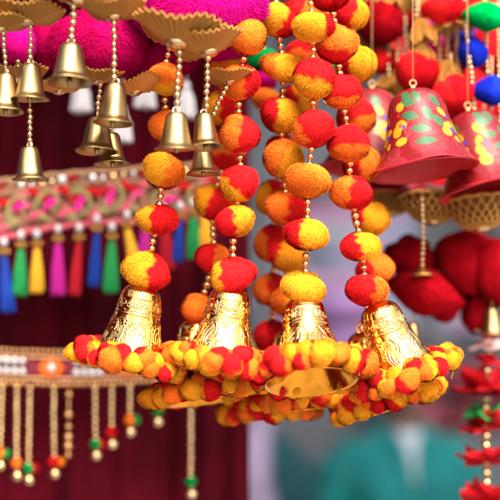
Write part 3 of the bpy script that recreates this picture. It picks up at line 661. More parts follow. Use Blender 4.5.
# ------------------------------------------------------------------ painted papier mache bells (right)
PBP = np.array([(0, 0), (8, -.3), (16, -2.5), (22, -7), (25.5, -13), (27.6, -20), (29.6, -30), (32.3, -42), (35.8, -54), (40, -64), (44.5, -71.5), (49, -77), (51.5, -79.3)]) * 1e-3
def painted_bell_mesh(seed):
    r = np.random.default_rng(seed)
    sg = np.linalg.norm(np.diff(PBP, axis=0), axis=1); cum = np.concatenate([[0], np.cumsum(sg)]); t = np.linspace(0, cum[-1], 150)
    pr = np.stack([np.interp(t, cum, PBP[:, 0]), np.interp(t, cum, PBP[:, 1])], -1)
    for _ in range(3):
        for c in (0, 1): pr[2:-2, c] = np.convolve(pr[:, c], np.ones(5) / 5, 'valid')
    n = 320; a = np.linspace(0, 2 * math.pi, n, endpoint=False)
    wob = 1 + .012 * np.sin(3 * a + seed)[:, None] + .006 * np.sin(9 * a)[:, None] * np.cos(t * 120)[None, :]
    pts = np.stack([np.cos(a)[:, None] * pr[:, 0] * wob, np.sin(a)[:, None] * pr[:, 0] * wob, np.broadcast_to(pr[:, 1], (n, 150)) + .0012 * np.sin(4 * a + 1)[:, None] * (t / t[-1]) ** 4], -1)
    sector = 2 * math.pi / 3; lo = ((a + sector / 2) % sector) - sector / 2
    U = np.broadcast_to((lo * 28)[:, None], (n, 150)); V = np.broadcast_to((t * 1000)[None, :], (n, 150))
    col = np.zeros((n, 150, 3)); col[:] = (.14, .0015, .004)
    wear = np.zeros((n, 150))
    for _ in range(60):
        w = r.normal(size=3) * 160; wear += np.sin(pts @ w + r.uniform(0, 6.28))
    k = np.clip((wear / 5.5 - .85) * 1.2, 0, .4)[..., None]; col = col * (1 - k) + np.array([.26, .03, .04]) * k
    G = (.004, .10, .035); Y = (.50, .24, .008); B = (.02, .03, .30)
    # dry brush streaks running down and round the shell
    for _ in range(46):
        u0, v0 = r.uniform(-30, 30), r.uniform(5, 95); an = r.normal() * .5 + (1.57 if r.random() < .6 else 0)
        cs, sn = math.cos(an), math.sin(an); x = U - u0; y = V - v0; q = ((x * cs + y * sn) / r.uniform(5, 12)) ** 2 + ((-x * sn + y * cs) / r.uniform(.25, .6)) ** 2
        k = (np.clip(1 - q, 0, 1) * r.uniform(.25, .7))[..., None]; col = col * (1 - k) + np.array((.34, .09, .10) if r.random() < .7 else (.10, .003, .006)) * k
    def ell(u, v, ru, rv, rot, c):
        nonlocal col
        x = U - u; y = V - v; cs, sn = math.cos(rot), math.sin(rot); q = ((x * cs + y * sn) / ru) ** 2 + ((-x * sn + y * cs) / rv) ** 2
        if c is G: q = ((x * cs + y * sn) / ru) ** 2 + np.abs((-x * sn + y * cs) / rv) * 1.0
        q = q + .10 * np.sin(U * 2.3 + v) * np.cos(V * 1.9 + u)
        m = np.clip((1.08 - q) / .16, 0, 1)[..., None] * (.86 + .14 * np.sin(U * 5 + V * 3))[..., None]; col = col * (1 - m) + np.array(c) * m
    SC = 1.22
    for u, v, rot in ((-3, 30, 1.3), (-12, 36, .3), (5, 50, 1.35), (-11, 50, .35), (-3, 65, .25), (-14, 28, .9), (14, 58, .9), (-1, 79, .1), (16, 36, 1.0)): ell(u, v, 6.6 * SC, 3.6 * SC, rot, G)
    for u, v, ru, rv, rot in ((19, 47, 5, 3.6, .8), (23, 60, 5.2, 4.4, .5), (20, 70, 5, 4.6, -.3), (27, 76, 4.6, 4.0, .4), (-21, 42, 3.6, 5.6, .1), (-20, 54, 4.4, 5.4, 0), (-23, 64, 4.2, 5.0, .2), (-19, 75, 4.0, 5.4, -.2)): ell(u + r.normal() * 1.2, v + r.normal() * 1.5, ru * 1.15 * r.uniform(.7, 1.25), rv * 1.1 * r.uniform(.7, 1.2), rot + r.normal() * .5, Y)
    for u, v in ((24, 66), (27, 68), (-17, 60), (25, 53)): ell(u, v, 1.8, 2.1, 0, B)
    for u, v in ((-20, 58), (-22, 47)): ell(u, v, 1.3, 2.2, .3, (.35, .02, .02))
    # dark rim line
    m = np.clip((V - (cum[-1] * 1000 - 3)) / 1.0, 0, 1)[..., None]; col = col * (1 - m) + np.array([.35, .01, .02]) * m
    mb = MB(); mb.grid(pts, closed_u=True, flip=True)
    inner = [(p[0] * .975, p[1] - .0012) for p in pr[::-5]]; na = 64; aa = np.linspace(0, 2 * math.pi, na, endpoint=False)
    ip = np.array(inner); mb.lathe([(pr[-1, 0], pr[-1, 1])] + inner, 64)
    me = mb.mesh('painted_bell', M_paint)
    ca = me.color_attributes.new('paint', 'FLOAT_COLOR', 'POINT'); full = np.ones((len(me.vertices), 4)); full[:, :3] = (.40, .008, .015); full[:n * 150, :3] = col.reshape(-1, 3)
    ca.data.foreach_set('color', full.ravel().astype(np.float32)); return me
def paint_mat():
    m, N, L, out = nodes('glossy hand paint')
    b = N('BsdfPrincipled', Roughness=.5); b.inputs['Specular IOR Level'].default_value = .32; b.inputs['Coat Weight'].default_value = .06; b.inputs['Coat Roughness'].default_value = .15; L(b.outputs[0], out.inputs[0])
    at = N('Attribute', attribute_name='paint'); tc = N('TexCoord'); n = N('TexNoise', Scale=140.0, Detail=5.0); L(tc.outputs['Object'], n.inputs['Vector'])
    hs = N('HueSaturation'); mr = N('MapRange'); mr.inputs['To Min'].default_value = .75; mr.inputs['To Max'].default_value = 1.25; L(n.outputs[0], mr.inputs[0]); L(mr.outputs[0], hs.inputs['Value']); L(at.outputs['Color'], hs.inputs['Color']); L(hs.outputs[0], b.inputs['Base Color'])
    m2 = N('MapRange'); m2.inputs['To Min'].default_value = .35; m2.inputs['To Max'].default_value = .65; L(n.outputs[0], m2.inputs[0]); L(m2.outputs[0], b.inputs['Roughness'])
    bp = N('Bump', Strength=.4, Distance=.0008); L(n.outputs[0], bp.inputs['Height']); L(bp.outputs[0], b.inputs['Normal']); return m
M_paint = paint_mat()
PBM = [painted_bell_mesh(s) for s in (3, 8)]
def hook_mesh():
    mb = MB(); mb.tube([(0, 0, -.002), (0, 0, .004)], .0018, 8); mb.tube([(.0028 * math.cos(a), 0, .006 + .0028 * math.sin(a)) for a in np.linspace(0, 6.283, 20)], .0006, 6, caps=False); mb.tube([(0, 0, .009), (.002, 0, .2)], .0004, 5)
    return mb.mesh('hook', M['cord'])
HOOK = hook_mesh()
def painted_bell(px, py, d, roll, tilt, scale, spin, label, k=0):
    t = thing('painted_bell', P(px, py, d), label, 'bell', 'red painted bells with leaf and flower decoration')
    bm = scaled(frame(P(px, py, d), -cam_dir(roll, tilt), RIGHT) @ Matrix.Rotation(R(spin), 4, 'Z'), scale)
    b = obj('bell', PBM[k], t, bm); obj('hook', HOOK, t, frame(P(px, py, d), (0, 0, 1)))
    return t
painted_bell(413, 90, 1.045, 7, 9, .92, -90, 'red painted bell in full view with green leaves and yellow flowers')
painted_bell(468, 112, 1.09, 14, 8, .92, -55, 'red painted bell at the right edge half behind the fully visible one', 1)
painted_bell(372, 90, 1.12, -2, 8, .95, -120, 'red painted bell half hidden behind the right pompom garland', 1)
painted_bell(392, 128, 1.19, -3, 8, .9, -140, 'smaller dark painted bell in shade behind the fully visible painted bell', 0)

# ------------------------------------------------------------------ gold net cups, velvet puffs (right, below the painted bells)
def net_cup_mesh():
    mb = MB(); n = 20; m = 9
    pr = lambda q: (.2 + .8 * q ** .7, .75 * q ** 1.6)
    for sgn in (1, -1):
        for k in range(n):
            mb.tube([(pr(q)[0] * math.cos(2 * math.pi * (k / n + sgn * q * .14)), pr(q)[0] * math.sin(2 * math.pi * (k / n + sgn * q * .14)), pr(q)[1]) for q in np.linspace(0, 1, m)], .03, 5)
    mb.tube([(1.0 * math.cos(a), 1.0 * math.sin(a), .75 + .02 * math.sin(14 * a)) for a in np.linspace(0, 6.2832, 85)], .055, 6, caps=False)
    mb.lathe([(pr(q)[0] * .96, pr(q)[1] + .03) for q in np.linspace(0, 1, 8)], 40, None, 1)
    return mb.mesh('net_cup', [M['zari'], M['lining']])
NET = net_cup_mesh()
def netcup(px, py, d, rad, roll, tilt, label):
    t = thing('net_cup_pendant', P(px, py, d), label, 'gold net cup', 'gold net cups under the painted bells')
    m = frame(P(px, py, d), -cam_dir(roll, tilt), RIGHT); obj('net_cup', NET, t, scaled(m, rad * S(d)))
    obj('cup_boss', CAPBOSS, t, scaled(m, rad * S(d) * .24))
    cord_part(t, [P(px, py, d), P(px, py - rad * .9, d)], .0008)
netcup(482, 228, 1.12, 36, 4, 10, 'woven gold net cup at the right edge below the painted bells')
netcup(432, 222, 1.14, 33, -2, 10, 'gold net cup in the middle of the three above the dark red puffs')
netcup(392, 214, 1.17, 24, -4, 10, 'smaller gold net cup nearest the pompom garlands')
VG = 'red velvet puffs below the gold net cups'
def velvet(px, py, w, h, d, label, mat='DD', ang=0, cap=None, tail=None):
    t = thing('velvet_puff', P(px, py, d), label, 'velvet puff', VG)
    o = place_pom('puff', t, px, py, d, w, h, PM[mat], ang, 0, CUSH if cap else RUFFLED)
    if cap:
        dn = bead_run(t, [P(cap[0], cap[1], d - .03), P(cap[0] + 1, (cap[1] + cap[2]) / 2, d - .03), P(cap[0], cap[2], d - .03)], .0025, [], BEADP)
        cord_part(t, dn[::4]); m = MB(); m.lathe([(.002, .006), (.004, .004), (.009, 0), (.011, -.002), (.004, -.003), (0, -.003)][::-1], 20); obj('bead_cap', m.mesh('bead_cap', M['zari']), t, Matrix.Translation(P(cap[0], cap[2] + 3, d - .03)))
    if tail:
        h_ = (tail[2] - tail[1]) * S(d); bm = scaled(frame(P(tail[0], tail[2], d), (0, 0, 1)), tail[3] / 2 * S(d), None, h_); obj('bell', CBELL, t, bm)
        cord_part(t, [P(tail[0], tail[1] - 14, d), P(tail[0], tail[1] + 2, d)], .0008)
    return t
velvet(424, 292, 68, 42, 1.15, 'pointed dark red velvet puff hanging lowest, left of the others', ang=4, cap=(422, 200, 270), tail=(413, 322, 352, 22))
velvet(412, 258, 50, 36, 1.19, 'small red velvet puff tucked behind the bead chain')
velvet(464, 262, 56, 62, 1.19, 'large rounded dark red velvet puff in the middle of the cluster', ang=90)
velvet(496, 272, 46, 66, 1.17, 'dark red velvet puff cut by the right edge above a cream bell', ang=80, tail=(492, 306, 334, 26))
for px, py, rad, d, lab in ((455, 214, 22, 1.19, 'small pleated gold cap between the two larger net cups'), (408, 208, 20, 1.2, 'small pleated gold cap between the middle and smallest net cups'), (500, 206, 26, 1.18, 'pleated gold cap at the right edge above the large net cup')):
    t = thing('pleated_cap_pendant', P(px, py, d), lab, 'gold cap', 'small pleated gold caps among the net cups'); m = frame(P(px, py, d), -cam_dir(3, 8), RIGHT)
    obj('pleated_cap', CAPO, t, scaled(m, rad * S(d))); obj('cap_boss', CAPBOSS, t, scaled(m, rad * .24 * S(d))); cord_part(t, [P(px, py, d), P(px, py - 30, d)], .0006)
random.seed(77)
velvet(446, 300, 36, 36, 1.21, 'small dark red velvet puff in shade between the pointed one and the right edge')
velvet(480, 312, 34, 38, 1.2, 'small dark red velvet puff low behind the cream bell at the right edge')
# ------------------------------------------------------------------ bead strings, pompoms and caps (upper right)
def bead_string(pts, d, label, r=.0024, mesh=BEADP):
    t = thing('bead_string', P(pts[0][0], pts[0][1], d), label, 'bead string', 'gold bead strings at upper right')
    dn = bead_run(t, [P(x, y, d) for x, y in pts], r, [], mesh, .0004); cord_part(t, dn[::4])
for pts, d, lab in [
    ([(386, -10), (388, 40), (389, 84)], 1.16, 'left string of the pair of gold beads behind the painted bell'),
    ([(396, -10), (397, 40), (397, 82)], 1.16, 'right string of the pair of gold beads behind the painted bell'),
    ([(415, -10), (416, 14), (416, 34)], 1.13, 'short gold bead string above the gold ruffle and red pompom'),
    ([(438, 20), (439, 40), (440, 64)], 1.15, 'gold bead string just left of the red pompom over the second painted bell'),
    ([(446, 20), (447, 40), (447, 60)], 1.15, 'gold bead string straight above the red pompom over the second painted bell'),
    ([(456, 20), (456, 50), (458, 74)], 1.15, 'gold bead string right of the red pompom over the second painted bell'),
    ([(463, -10), (467, 40), (472, 80), (476, 132)], 1.12, 'long gold bead string running past the upper blue pompom'),
    ([(484, -10), (487, 60), (491, 120), (496, 190)], 1.13, 'longest gold bead string running past the lower blue pompom'),
    ([(498, -10), (499, 60), (501, 150)], 1.15, 'gold bead string along the right edge of the picture'),
    ([(403, -10), (405, 30), (405, 60)], 1.18, 'gold bead string deepest behind the red and gold ornaments')]:
    bead_string(pts, d, lab)
RG = 'pompoms on the gold strings at upper right'
def ruffle_mesh():
    mb = MB(); n = 120; a = np.linspace(0, 2 * math.pi, n, endpoint=False); q = np.linspace(0, 1, 12)
    rr = np.outer(1 + .12 * np.sin(9 * a), .3 + .7 * q ** .8); zz = -np.outer(1 + .15 * np.sin(5 * a), q) + .12 * np.outer(np.sin(11 * a), q)
    pts = np.stack([np.cos(a)[:, None] * rr, np.sin(a)[:, None] * rr, zz], -1); mb.grid(pts, closed_u=True); mb.grid(pts * .95, closed_u=True, flip=True)
    mb.tube(list(pts[:, -1]) + [pts[0, -1]], .04, 5, caps=False); return mb.mesh('gold_ruffle', M['zari'])
RUF = ruffle_mesh()
def rpom(px, py, w, h, d, mat, label, ruffle=None, meshes=None, ang=0):
    t = thing('hanging_pompom', P(px, py, d), label, 'pompom', RG)
    place_pom('pompom', t, px, py, d, w, h, PM[mat], ang, 0, meshes or BIGS)
    if ruffle:
        o = obj('gold_ruffle', RUF, t, scaled(frame(P(px + ruffle[2], py - h * .5 - ruffle[1] * .55, d), (random.uniform(-.15, .15), 0, 1)), ruffle[0] / 2 * S(d), None, ruffle[1] * S(d)))
    cord_part(t, [P(px, py, d), P(px, py - h * .5 - 20, d)], .0008)
rpom(416, 72, 40, 38, 1.12, 'RR', 'round red pompom hanging directly above the fully visible painted bell', (28, 20, 2))
rpom(451, 94, 52, 42, 1.13, 'RR', 'wide red pompom between the two painted bells', (32, 22, -4), CUSH)
rpom(383, 60, 26, 28, 1.17, 'RR', 'small red pompom behind the right pompom garland', (22, 14, 0))
rpom(381, 22, 44, 42, 1.15, 'DD', 'dark red pompom near the top right of the garlands', (34, 12, 0))
rpom(446, 10, 48, 30, 1.13, 'RR', 'red pompom cut by the top edge above a gold frill', None, CUSH)
rpom(486, 16, 46, 26, 1.12, 'GG', 'green elongated pompom in the upper right corner', None, CUSH, ang=15)
rpom(472, 53, 28, 30, 1.13, 'BB', 'upper blue pompom left of the long bead string', None)
rpom(492, 90, 40, 28, 1.12, 'BB', 'lower blue pompom at the right edge', None, CUSH)
rpom(484, 132, 24, 26, 1.17, 'MM', 'magenta pompom just above the second painted bell', None)
rpom(394, 112, 36, 36, 1.2, 'DD', 'dark red pompom in shade left of the fully visible painted bell', (30, 18, 0))
rpom(496, 48, 44, 54, 1.22, 'RR', 'blurred red pompom at the right edge between green and blue ones', None)
rpom(478, 112, 60, 50, 1.24, 'RR', 'blurred red pompom deep behind the lower blue one', None)
rpom(428, 38, 30, 26, 1.2, 'MM', 'small magenta pompom in the depths behind the gold ruffles', None)
rpom(462, 30, 26, 24, 1.22, 'BB', 'dark blue pompom in the depths above the upper blue one', None)
rpom(410, 14, 44, 40, 1.24, 'DD', 'dark red pompom deep behind the top bead strings', (34, 14, 0))
rpom(440, 60, 50, 46, 1.26, 'DD', 'dark red pompom deepest behind the three short bead strings', None)
for px, py, w, h, d, lab in ((448, 22, 44, 16, 1.14, 'wide gold frill under the red pompom at the top edge'), (419, 30, 26, 22, 1.12, 'crumpled gold ruffle on the short bead string'), (402, 80, 54, 18, 1.17, 'brown gold frill left of the fully visible painted bell'), (370, 38, 26, 18, 1.17, 'small gold frill beside the right pompom garland'), (406, -4, 44, 20, 1.15, 'gold frill cut by the top edge right of the garlands')):
    t = thing('gold_frill', P(px, py, d), lab, 'gold frill', 'gold cloth frills at upper right'); obj('gold_ruffle', RUF, t, scaled(frame(P(px, py - h * .5, d), (random.uniform(-.2, .2), 0, 1)), w / 2 * S(d), None, h * S(d))); cord_part(t, [P(px, py - h * .5, d), P(px, py - h * .5 - 26, d)], .0008)

# maroon side curtain added out of view at left for dark reflections in the bells
def reflector():
    mb = MB(); g_ = np.array([[(-.78 + .02 * math.sin(i * .9), .25 + 1.1 * i / 40, .1 + 2.0 * j / 10) for j in range(11)] for i in range(41)])
    mb.grid(g_); mb.grid(g_ - np.array([.004, 0, 0]), flip=True); tag(obj('dark_reflector', mb.mesh('dark_reflector', M['maroon'])), 'maroon curtain added out of view at left for dark bell reflections', 'reflector')
reflector()
# dark red cloth behind the right hand cluster
def redcloth():
    mb = MB(); nx, ny = 50, 40; d = 1.36; pts = np.zeros((nx, ny, 3))
    for i in range(nx):
        for j in range(ny):
            q = P(384 + 190 * i / (nx - 1), -80 + 262 * j / (ny - 1), d); pts[i, j] = (q[0], q[1] + .012 * math.sin(i * .5) + .004 * math.sin(i * 1.3 + j * .1), q[2])
    mb.grid(pts); mb.grid(pts + np.array([0, .003, 0]), flip=True); mb.tube(list(pts[:, -1] + np.array([0, .0015, 0])), .003, 6)
    tag(obj('red_cloth', mb.mesh('red_cloth', M['petal'])), 'red cloth hanging behind the pompoms and bead strings at upper right', 'cloth')
redcloth()
# ------------------------------------------------------------------ flower strand lower right
def petal_mesh(name, mat):
    mb = MB(); nu, nv = 15, 9; pts = np.zeros((nu, nv, 3))
    for i in range(nu):
        for j in range(nv):
            u = i / (nu - 1); v = 2 * j / (nv - 1) - 1; w = .48 * math.sin(math.pi * min(1, .06 + .94 * u) ** .85) ** .8
            pts[i, j] = (u, v * w, .22 * u * u + .18 * (v * v) * w - .06 * math.sin(v * 5) * u)
    mb.grid(pts); mb.grid(pts - np.array([0, 0, .012]), flip=True); return mb.mesh(name, mat)
PET = petal_mesh('petal', M['petal']); PETW = petal_mesh('petal', M['petalw']); LEAF = petal_mesh('leaf', M['leaf'])
def flower_strand():
    t = thing('flower_strand', P(487, 300, 1.2), 'strand of red cloth flowers, green leaves and gold beads down the lower right edge', 'flower strand'); d = 1.2
    pts = [(489, 250), (488, 340), (486, 400), (486, 460), (487, 530)]
    dn = bead_run(t, [P(x, y, d) for x, y in pts], .0046, [], BEADP); cord_part(t, dn[::4])
    for py, mesh, n, ln, el in ((330, PETW, 7, 22, .1), (342, PETW, 6, 20, -.2), (362, PET, 5, 16, .1), (391, PET, 7, 34, .25), (413, LEAF, 5, 26, 0), (428, PET, 6, 30, .15), (464, PET, 6, 34, .2), (503, PET, 6, 32, .2), (335, PET, 4, 18, .5)):
        off = random.random()
        fl = obj('flower', (lambda mb: (mb.ball((0, 0, 0), (.005, .005, .004), n=12), mb.mesh('flower_heart', M['petalw'] if mesh is PETW else M['petal']))[1])(MB()), t, Matrix.Translation(P(487, py, d)))
        n += 2
        for k in range(n):
            a = 2 * math.pi * (k + off + random.uniform(-.15, .15)) / n
            m = Matrix.Translation(P(487, py, d)) @ Matrix.Rotation(a, 4, 'Z') @ Matrix.Rotation(-el + random.uniform(-.45, .45), 4, 'Y') @ Matrix.Rotation(random.uniform(-.5, .5), 4, 'X')
            obj('leaf' if mesh is LEAF else 'petal', mesh, fl, scaled(m, ln * 1.0 * S(d) * random.uniform(.85, 1.1)))
flower_strand()

# ------------------------------------------------------------------ unseen canopy added to put the hanging cloth in shade
def blocker():
    t = thing('unseen_blocker', (-.7, 1.35, 2.12), 'dark cloth canopy added out of view to shade the hanging cloth', 'blocker')
    mb = MB(); nx, ny = 30, 16
    g_ = np.array([[(-1.7 + 1.78 * i / nx, .96 + 1.1 * j / ny, 2.12 + .12 * j / ny - .02 * math.sin(math.pi * (i % 10) / 10)) for j in range(ny + 1)] for i in range(nx + 1)])
    mb.grid(g_); mb.grid(g_ + np.array([0, 0, .006]), flip=True); obj('blocker_cloth', mb.mesh('blocker_cloth', M['belt']), t, Matrix.Identity(4))
    m = MB(); m.tube([(-1.72, .96, 2.11), (.09, .96, 2.11)], .014, 10); obj('blocker_pole', m.mesh('blocker_pole', M['cord']), t, Matrix.Identity(4))
blocker()
# ------------------------------------------------------------------ people in the street
SKIN = basic('brown skin', (.045, .02, .014), .5, 0, .15, 30); HAIR = basic('black hair', (.012, .01, .009), .6, 0, .3, 90, bump=.6, bscale=300)
TEAL = basic('teal cotton', (.001, .046, .050), .85, 0, .18, 12, bump=.4, bscale=500); LILAC = basic('lilac cotton', (.085, .07, .11), .85, 0, .15, 20, bump=.3, bscale=500)
WHITEC = basic('white cotton vest', (.12, .135, .17), .85, 0, .08, 20); TROU = basic('grey trousers', (.06, .06, .07), .85, 0, .2, 20); EYE = basic('eye', (.5, .48, .46), .2, 0, .1, 20)
def fused(name, mb, mat, parent, world, voxel, it=4):
    o = obj(name, mb.mesh(name, mat), parent, world)
    r = o.modifiers.new('Remesh', 'REMESH'); r.mode = 'VOXEL'; r.voxel_size = voxel; r.use_smooth_shade = True
    s_ = o.modifiers.new('Smooth', 'SMOOTH'); s_.factor = .5; s_.iterations = it
    return o
def limb(mb, pts, rads, n=14):
    mb.tube(pts, rads, n)
    for p, r_ in zip(pts, rads): mb.ball(p, r_ * .99, n=12)
def person(px, sh_py, d, label, turn=0, scarf=False, cloth=None):
    sh = P(px, sh_py, d); base = Vector((sh[0], sh[1], 0)); k = (sh[2]) / 1.40
    W0 = Matrix.Translation(base) @ Matrix.Rotation(R(turn), 4, 'Z')
    t = thing('person', base, label, 'person'); w = scaled(W0, k)
    b = MB()   # y- is the front
    b.ball((0, -.035, 1.60), (.076, .094, .115), n=24); b.ball((0, -.06, 1.545), (.058, .066, .06), n=18)
    b.tube([(0, -.125, 1.615), (0, -.143, 1.585), (0, -.135, 1.572)], [.009, .014, .015], 10)       # nose
    b.tube([(-.022, -.118, 1.535), (0, -.124, 1.537), (.022, -.118, 1.535)], [.005, .009, .005], 8)  # lips
    for s_ in (-1, 1):
        b.ball((s_ * .078, -.025, 1.595), (.012, .02, .033), n=12); b.tube([(s_ * .02, -.118, 1.632), (s_ * .05, -.108, 1.632)], .009, 8)
    limb(b, [(0, .0, 1.40), (0, -.02, 1.47), (0, -.03, 1.53)], [.066, .058, .055])
    for z, rx, ry in ((1.36, .16, .09), (1.28, .17, .115), (1.16, .155, .112), (1.05, .14, .1), (.95, .16, .11)): b.ball((0, 0, z), (rx, ry, .1), n=20)
    for s_ in (-1, 1):
        limb(b, [(s_ * .175, .0, 1.34), (s_ * .215, .02, 1.22), (s_ * .235, .02, 1.09)], [.055, .047, .04])
        limb(b, [(s_ * .255, .02, 1.09), (s_ * .262, -.02, .97), (s_ * .26, -.055, .85)], [.04, .036, .026])
        b.ball((s_ * .258, -.07, .80), (.02, .042, .05), n=14)
        for f in range(4): b.tube([(s_ * .258, -.098 + f * .019, .775), (s_ * .256, -.102 + f * .02, .735), (s_ * .248, -.098 + f * .019, .70 + .008 * abs(f - 1.4))], [.0095, .009, .0078], 8)
        b.tube([(s_ * .252, -.105, .81), (s_ * .245, -.128, .785), (s_ * .242, -.132, .755)], [.0105, .01, .0085], 8)
        limb(b, [(s_ * .09, 0, .92), (s_ * .1, -.005, .5), (s_ * .1, .01, .09)], [.085, .056, .04]); b.ball((s_ * .1, -.06, .04), (.045, .12, .04), n=14)
    fused('body', b, SKIN, t, w, .008, 3)
    h = MB()
    for z, r_ in ((1.655, .084), ): h.ball((0, -.012, z), (.083, .096, .075), n=22)
    h.ball((0, .03, 1.60), (.08, .06, .085), n=18); fused('hair', h, HAIR, t, w, .01, 2)
    e = MB()
    for s_ in (-1, 1): e.ball((s_ * .031, -.112, 1.612), (.013, .008, .008), n=12)
    obj('eyes', e.mesh('eyes', EYE), t, w)
    # kurta: torso, shoulders and sleeves as one cloth with a deep neck opening
    s = MB(); zz = [.62, .75, .9, 1.05, 1.18, 1.28, 1.35, 1.395, 1.425, 1.445]; rx = [.225, .215, .205, .195, .20, .205, .185, .145, .105, .08]; ry = [.16, .155, .15, .145, .15, .15, .135, .115, .09, .075]
    a = np.linspace(0, 2 * math.pi, 48, endpoint=False); pts = np.array([[(rx[i] * math.copysign(abs(math.cos(q)) ** .85, math.cos(q)) * (1 + .02 * math.sin(5 * q + i)), ry[i] * math.sin(q) * (1 + .03 * math.sin(7 * q + i * .7)), zz[i]) for i in range(len(zz))] for q in a])
    pts = np.concatenate([np.repeat(np.array([[[0, 0, .62]]]), 48, 0), pts, np.repeat(np.array([[[0, 0, 1.445]]]), 48, 0)], 1); s.grid(pts, closed_u=True)
    for g in (-1, 1): limb(s, [(g * .14, 0, 1.355), (g * .185, .005, 1.31), (g * .222, .02, 1.2), (g * .235, .02, 1.08), (g * .24, -.03, .93)], [.07, .078, .072, .066, .058])
    s.tube([(.083 * math.cos(q), .078 * math.sin(q) - .012, 1.447 + .02 * math.sin(q)) for q in np.linspace(-1.1, 4.24, 24)], .016, 10)   # collar
    for g in (-1, 1): s.tube([(g * .05, -.093, 1.43), (g * .035, -.125, 1.38), (g * .008, -.155, 1.28)], [.016, .014, .008], 8)   # neck placket
    fused('kurta', s, cloth or TEAL, t, w, .012, 3)
    v = MB(); g_ = []
    for i in range(9):
        q = i / 8; wv = .032 * (1 - q) ** 1.2 + .002; z = 1.44 - .16 * q; y = -.088 - .07 * q ** .8; g_.append([(x * wv, y - .012 + .012 * abs(x), z) for x in np.linspace(-1, 1, 7)])
    v.grid(np.array(g_), flip=True); v.grid(np.array(g_) + np.array([0, .012, 0])); obj('vest', v.mesh('vest', WHITEC), t, w)
    tr = MB()
    for g in (-1, 1): limb(tr, [(g * .095, 0, .85), (g * .1, 0, .5), (g * .1, .01, .08)], [.105, .082, .07])
    fused('trousers', tr, TROU, t, w, .015, 2)
    if scarf:
        c = MB(); q = [(.02, .10, 1.41), (.09, .03, 1.475), (.10, -.10, 1.42), (.125, -.175, 1.32), (.16, -.19, 1.2), (.19, -.19, 1.05), (.20, -.18, .8)]
        rows = []
        for i, p in enumerate(q):
            rows.append([(p[0] + u * .06, p[1] + .012 * math.sin(u * 7 + i), p[2] - abs(u) * .01) for u in np.linspace(-1, 1, 15)])
        c.grid(np.array(rows)); c.grid(np.array(rows) + np.array([0, .006, .004]), flip=True); obj('scarf', c.mesh('scarf', LILAC), t, w)
    return t
person(402, 443, 3.5, 'person in a teal kurta with a white vest at the neck, facing the stall', turn=6)
person(222, 438, 3.4, 'person in dark teal with a lilac scarf, mostly behind the maroon cloth', turn=-14, scarf=True, cloth=basic('dark teal cotton', (.001, .014, .019), .85, 0, .18, 12, bump=.4, bscale=500))

# ------------------------------------------------------------------ street behind
g = MB(); g.box((0, 40, -.05), (160, 160, .1)); tag(obj('ground', g.mesh('ground', M['concrete'], False)), kind='structure')
BY = 6.6
WALLM = basic('grey plaster wall', (.034, .039, .048), .9, 0, .2, 2.5, bump=.4, bscale=60); DARKW = basic('dark shutter steel', (.015, .018, .025), .55, .3, .25, 4); PALE = basic('pale painted panel', (.075, .068, .08), .8, 0, .15, 3)
BAN = basic('lavender banner cloth', (.066, .074, .115), .8, 0, .12, 3); BANP = basic('pink banner print', (.17, .05, .11), .8, 0, .2, 6); BANW = basic('white banner print', (.11, .11, .13), .8, 0, .1, 6); YG = basic('yellow green crate', (.13, .14, .06), .7, 0, .2, 6)
def building():
    t = thing('shop_building', (0, BY, 0), 'grey plastered shopfront with dark shutters across the street', 'building')
    mb = MB(); mb.box((0, BY + 2, 3.5), (14, 4, 7)); obj('wall', mb.mesh('wall', WALLM, False), t, Matrix.Identity(4))
    for x0, x1 in ((.62, 1.35), (-1.4, -.3), (1.75, 3.4), (-3.4, -1.7)):
        m = MB(); n = 40
        for i in range(n): m.tube([(x0, BY - .03, .08 + i * .075), (x1, BY - .03, .08 + i * .075)], .036, 8)
        m.box(((x0 + x1) / 2, BY - .012, 1.6), (x1 - x0 + .1, .02, 3.15)); obj('shutter', m.mesh('shutter', DARKW), t, Matrix.Identity(4))
    m = MB(); m.box((0, BY - .25, 3.75), (13.6, .5, .12)); obj('ledge', m.mesh('ledge', WALLM, False), t, Matrix.Identity(4))
building()
def banner(px0, py0, px1, py1, d, label, prints):
    c = P((px0 + px1) / 2, (py0 + py1) / 2, d); w = (px1 - px0) * S(d); h = (py1 - py0) * S(d)
    t = thing('cloth_banner', c, label, 'banner'); mb = MB(); nx, ny = 30, 14
    f = lambda u, v, o=0: (w * (u - .5), .02 * math.sin(u * 9) + .01 * math.sin(u * 4 + v * 3) - o, h * (.5 - v))
    g_ = np.array([[f(i / nx, j / ny) for j in range(ny + 1)] for i in range(nx + 1)]); mb.grid(g_); mb.grid(g_ + np.array([0, .006, 0]), flip=True); obj('cloth', mb.mesh('cloth', BAN), t)
    for u0, u1, v0, v1, m in prints:
        mb = MB(); g_ = np.array([[f(u0 + (u1 - u0) * i / 12, v0 + (v1 - v0) * j / 3, .004) for j in range(4)] for i in range(13)]); mb.grid(g_); obj('print', mb.mesh('print', m), t)
    mb = MB(); mb.tube([(-w / 2 - .05, .0, h / 2), (w / 2 + .05, .0, h / 2)], .018, 10); obj('pole', mb.mesh('pole', DARKW), t)
banner(272, 196, 418, 352, 5.2, 'lavender blue printed banner hung across the street behind the bells', [(.05, .9, .08, .13, BANP), (.1, .7, .2, .26, BANW), (.5, .95, .33, .38, BANP), (.05, .4, .34, .42, DARKW), (.2, .95, .52, .56, BANP), (.05, .6, .64, .70, BANP), (.45, .9, .76, .84, BANW), (.1, .35, .8, .9, DARKW)])
banner(440, 300, 500, 330, 5.0, 'small pale banner at the right behind the flower strand', [(.1, .9, .3, .6, BANW), (.2, .8, .7, .85, BANP)])
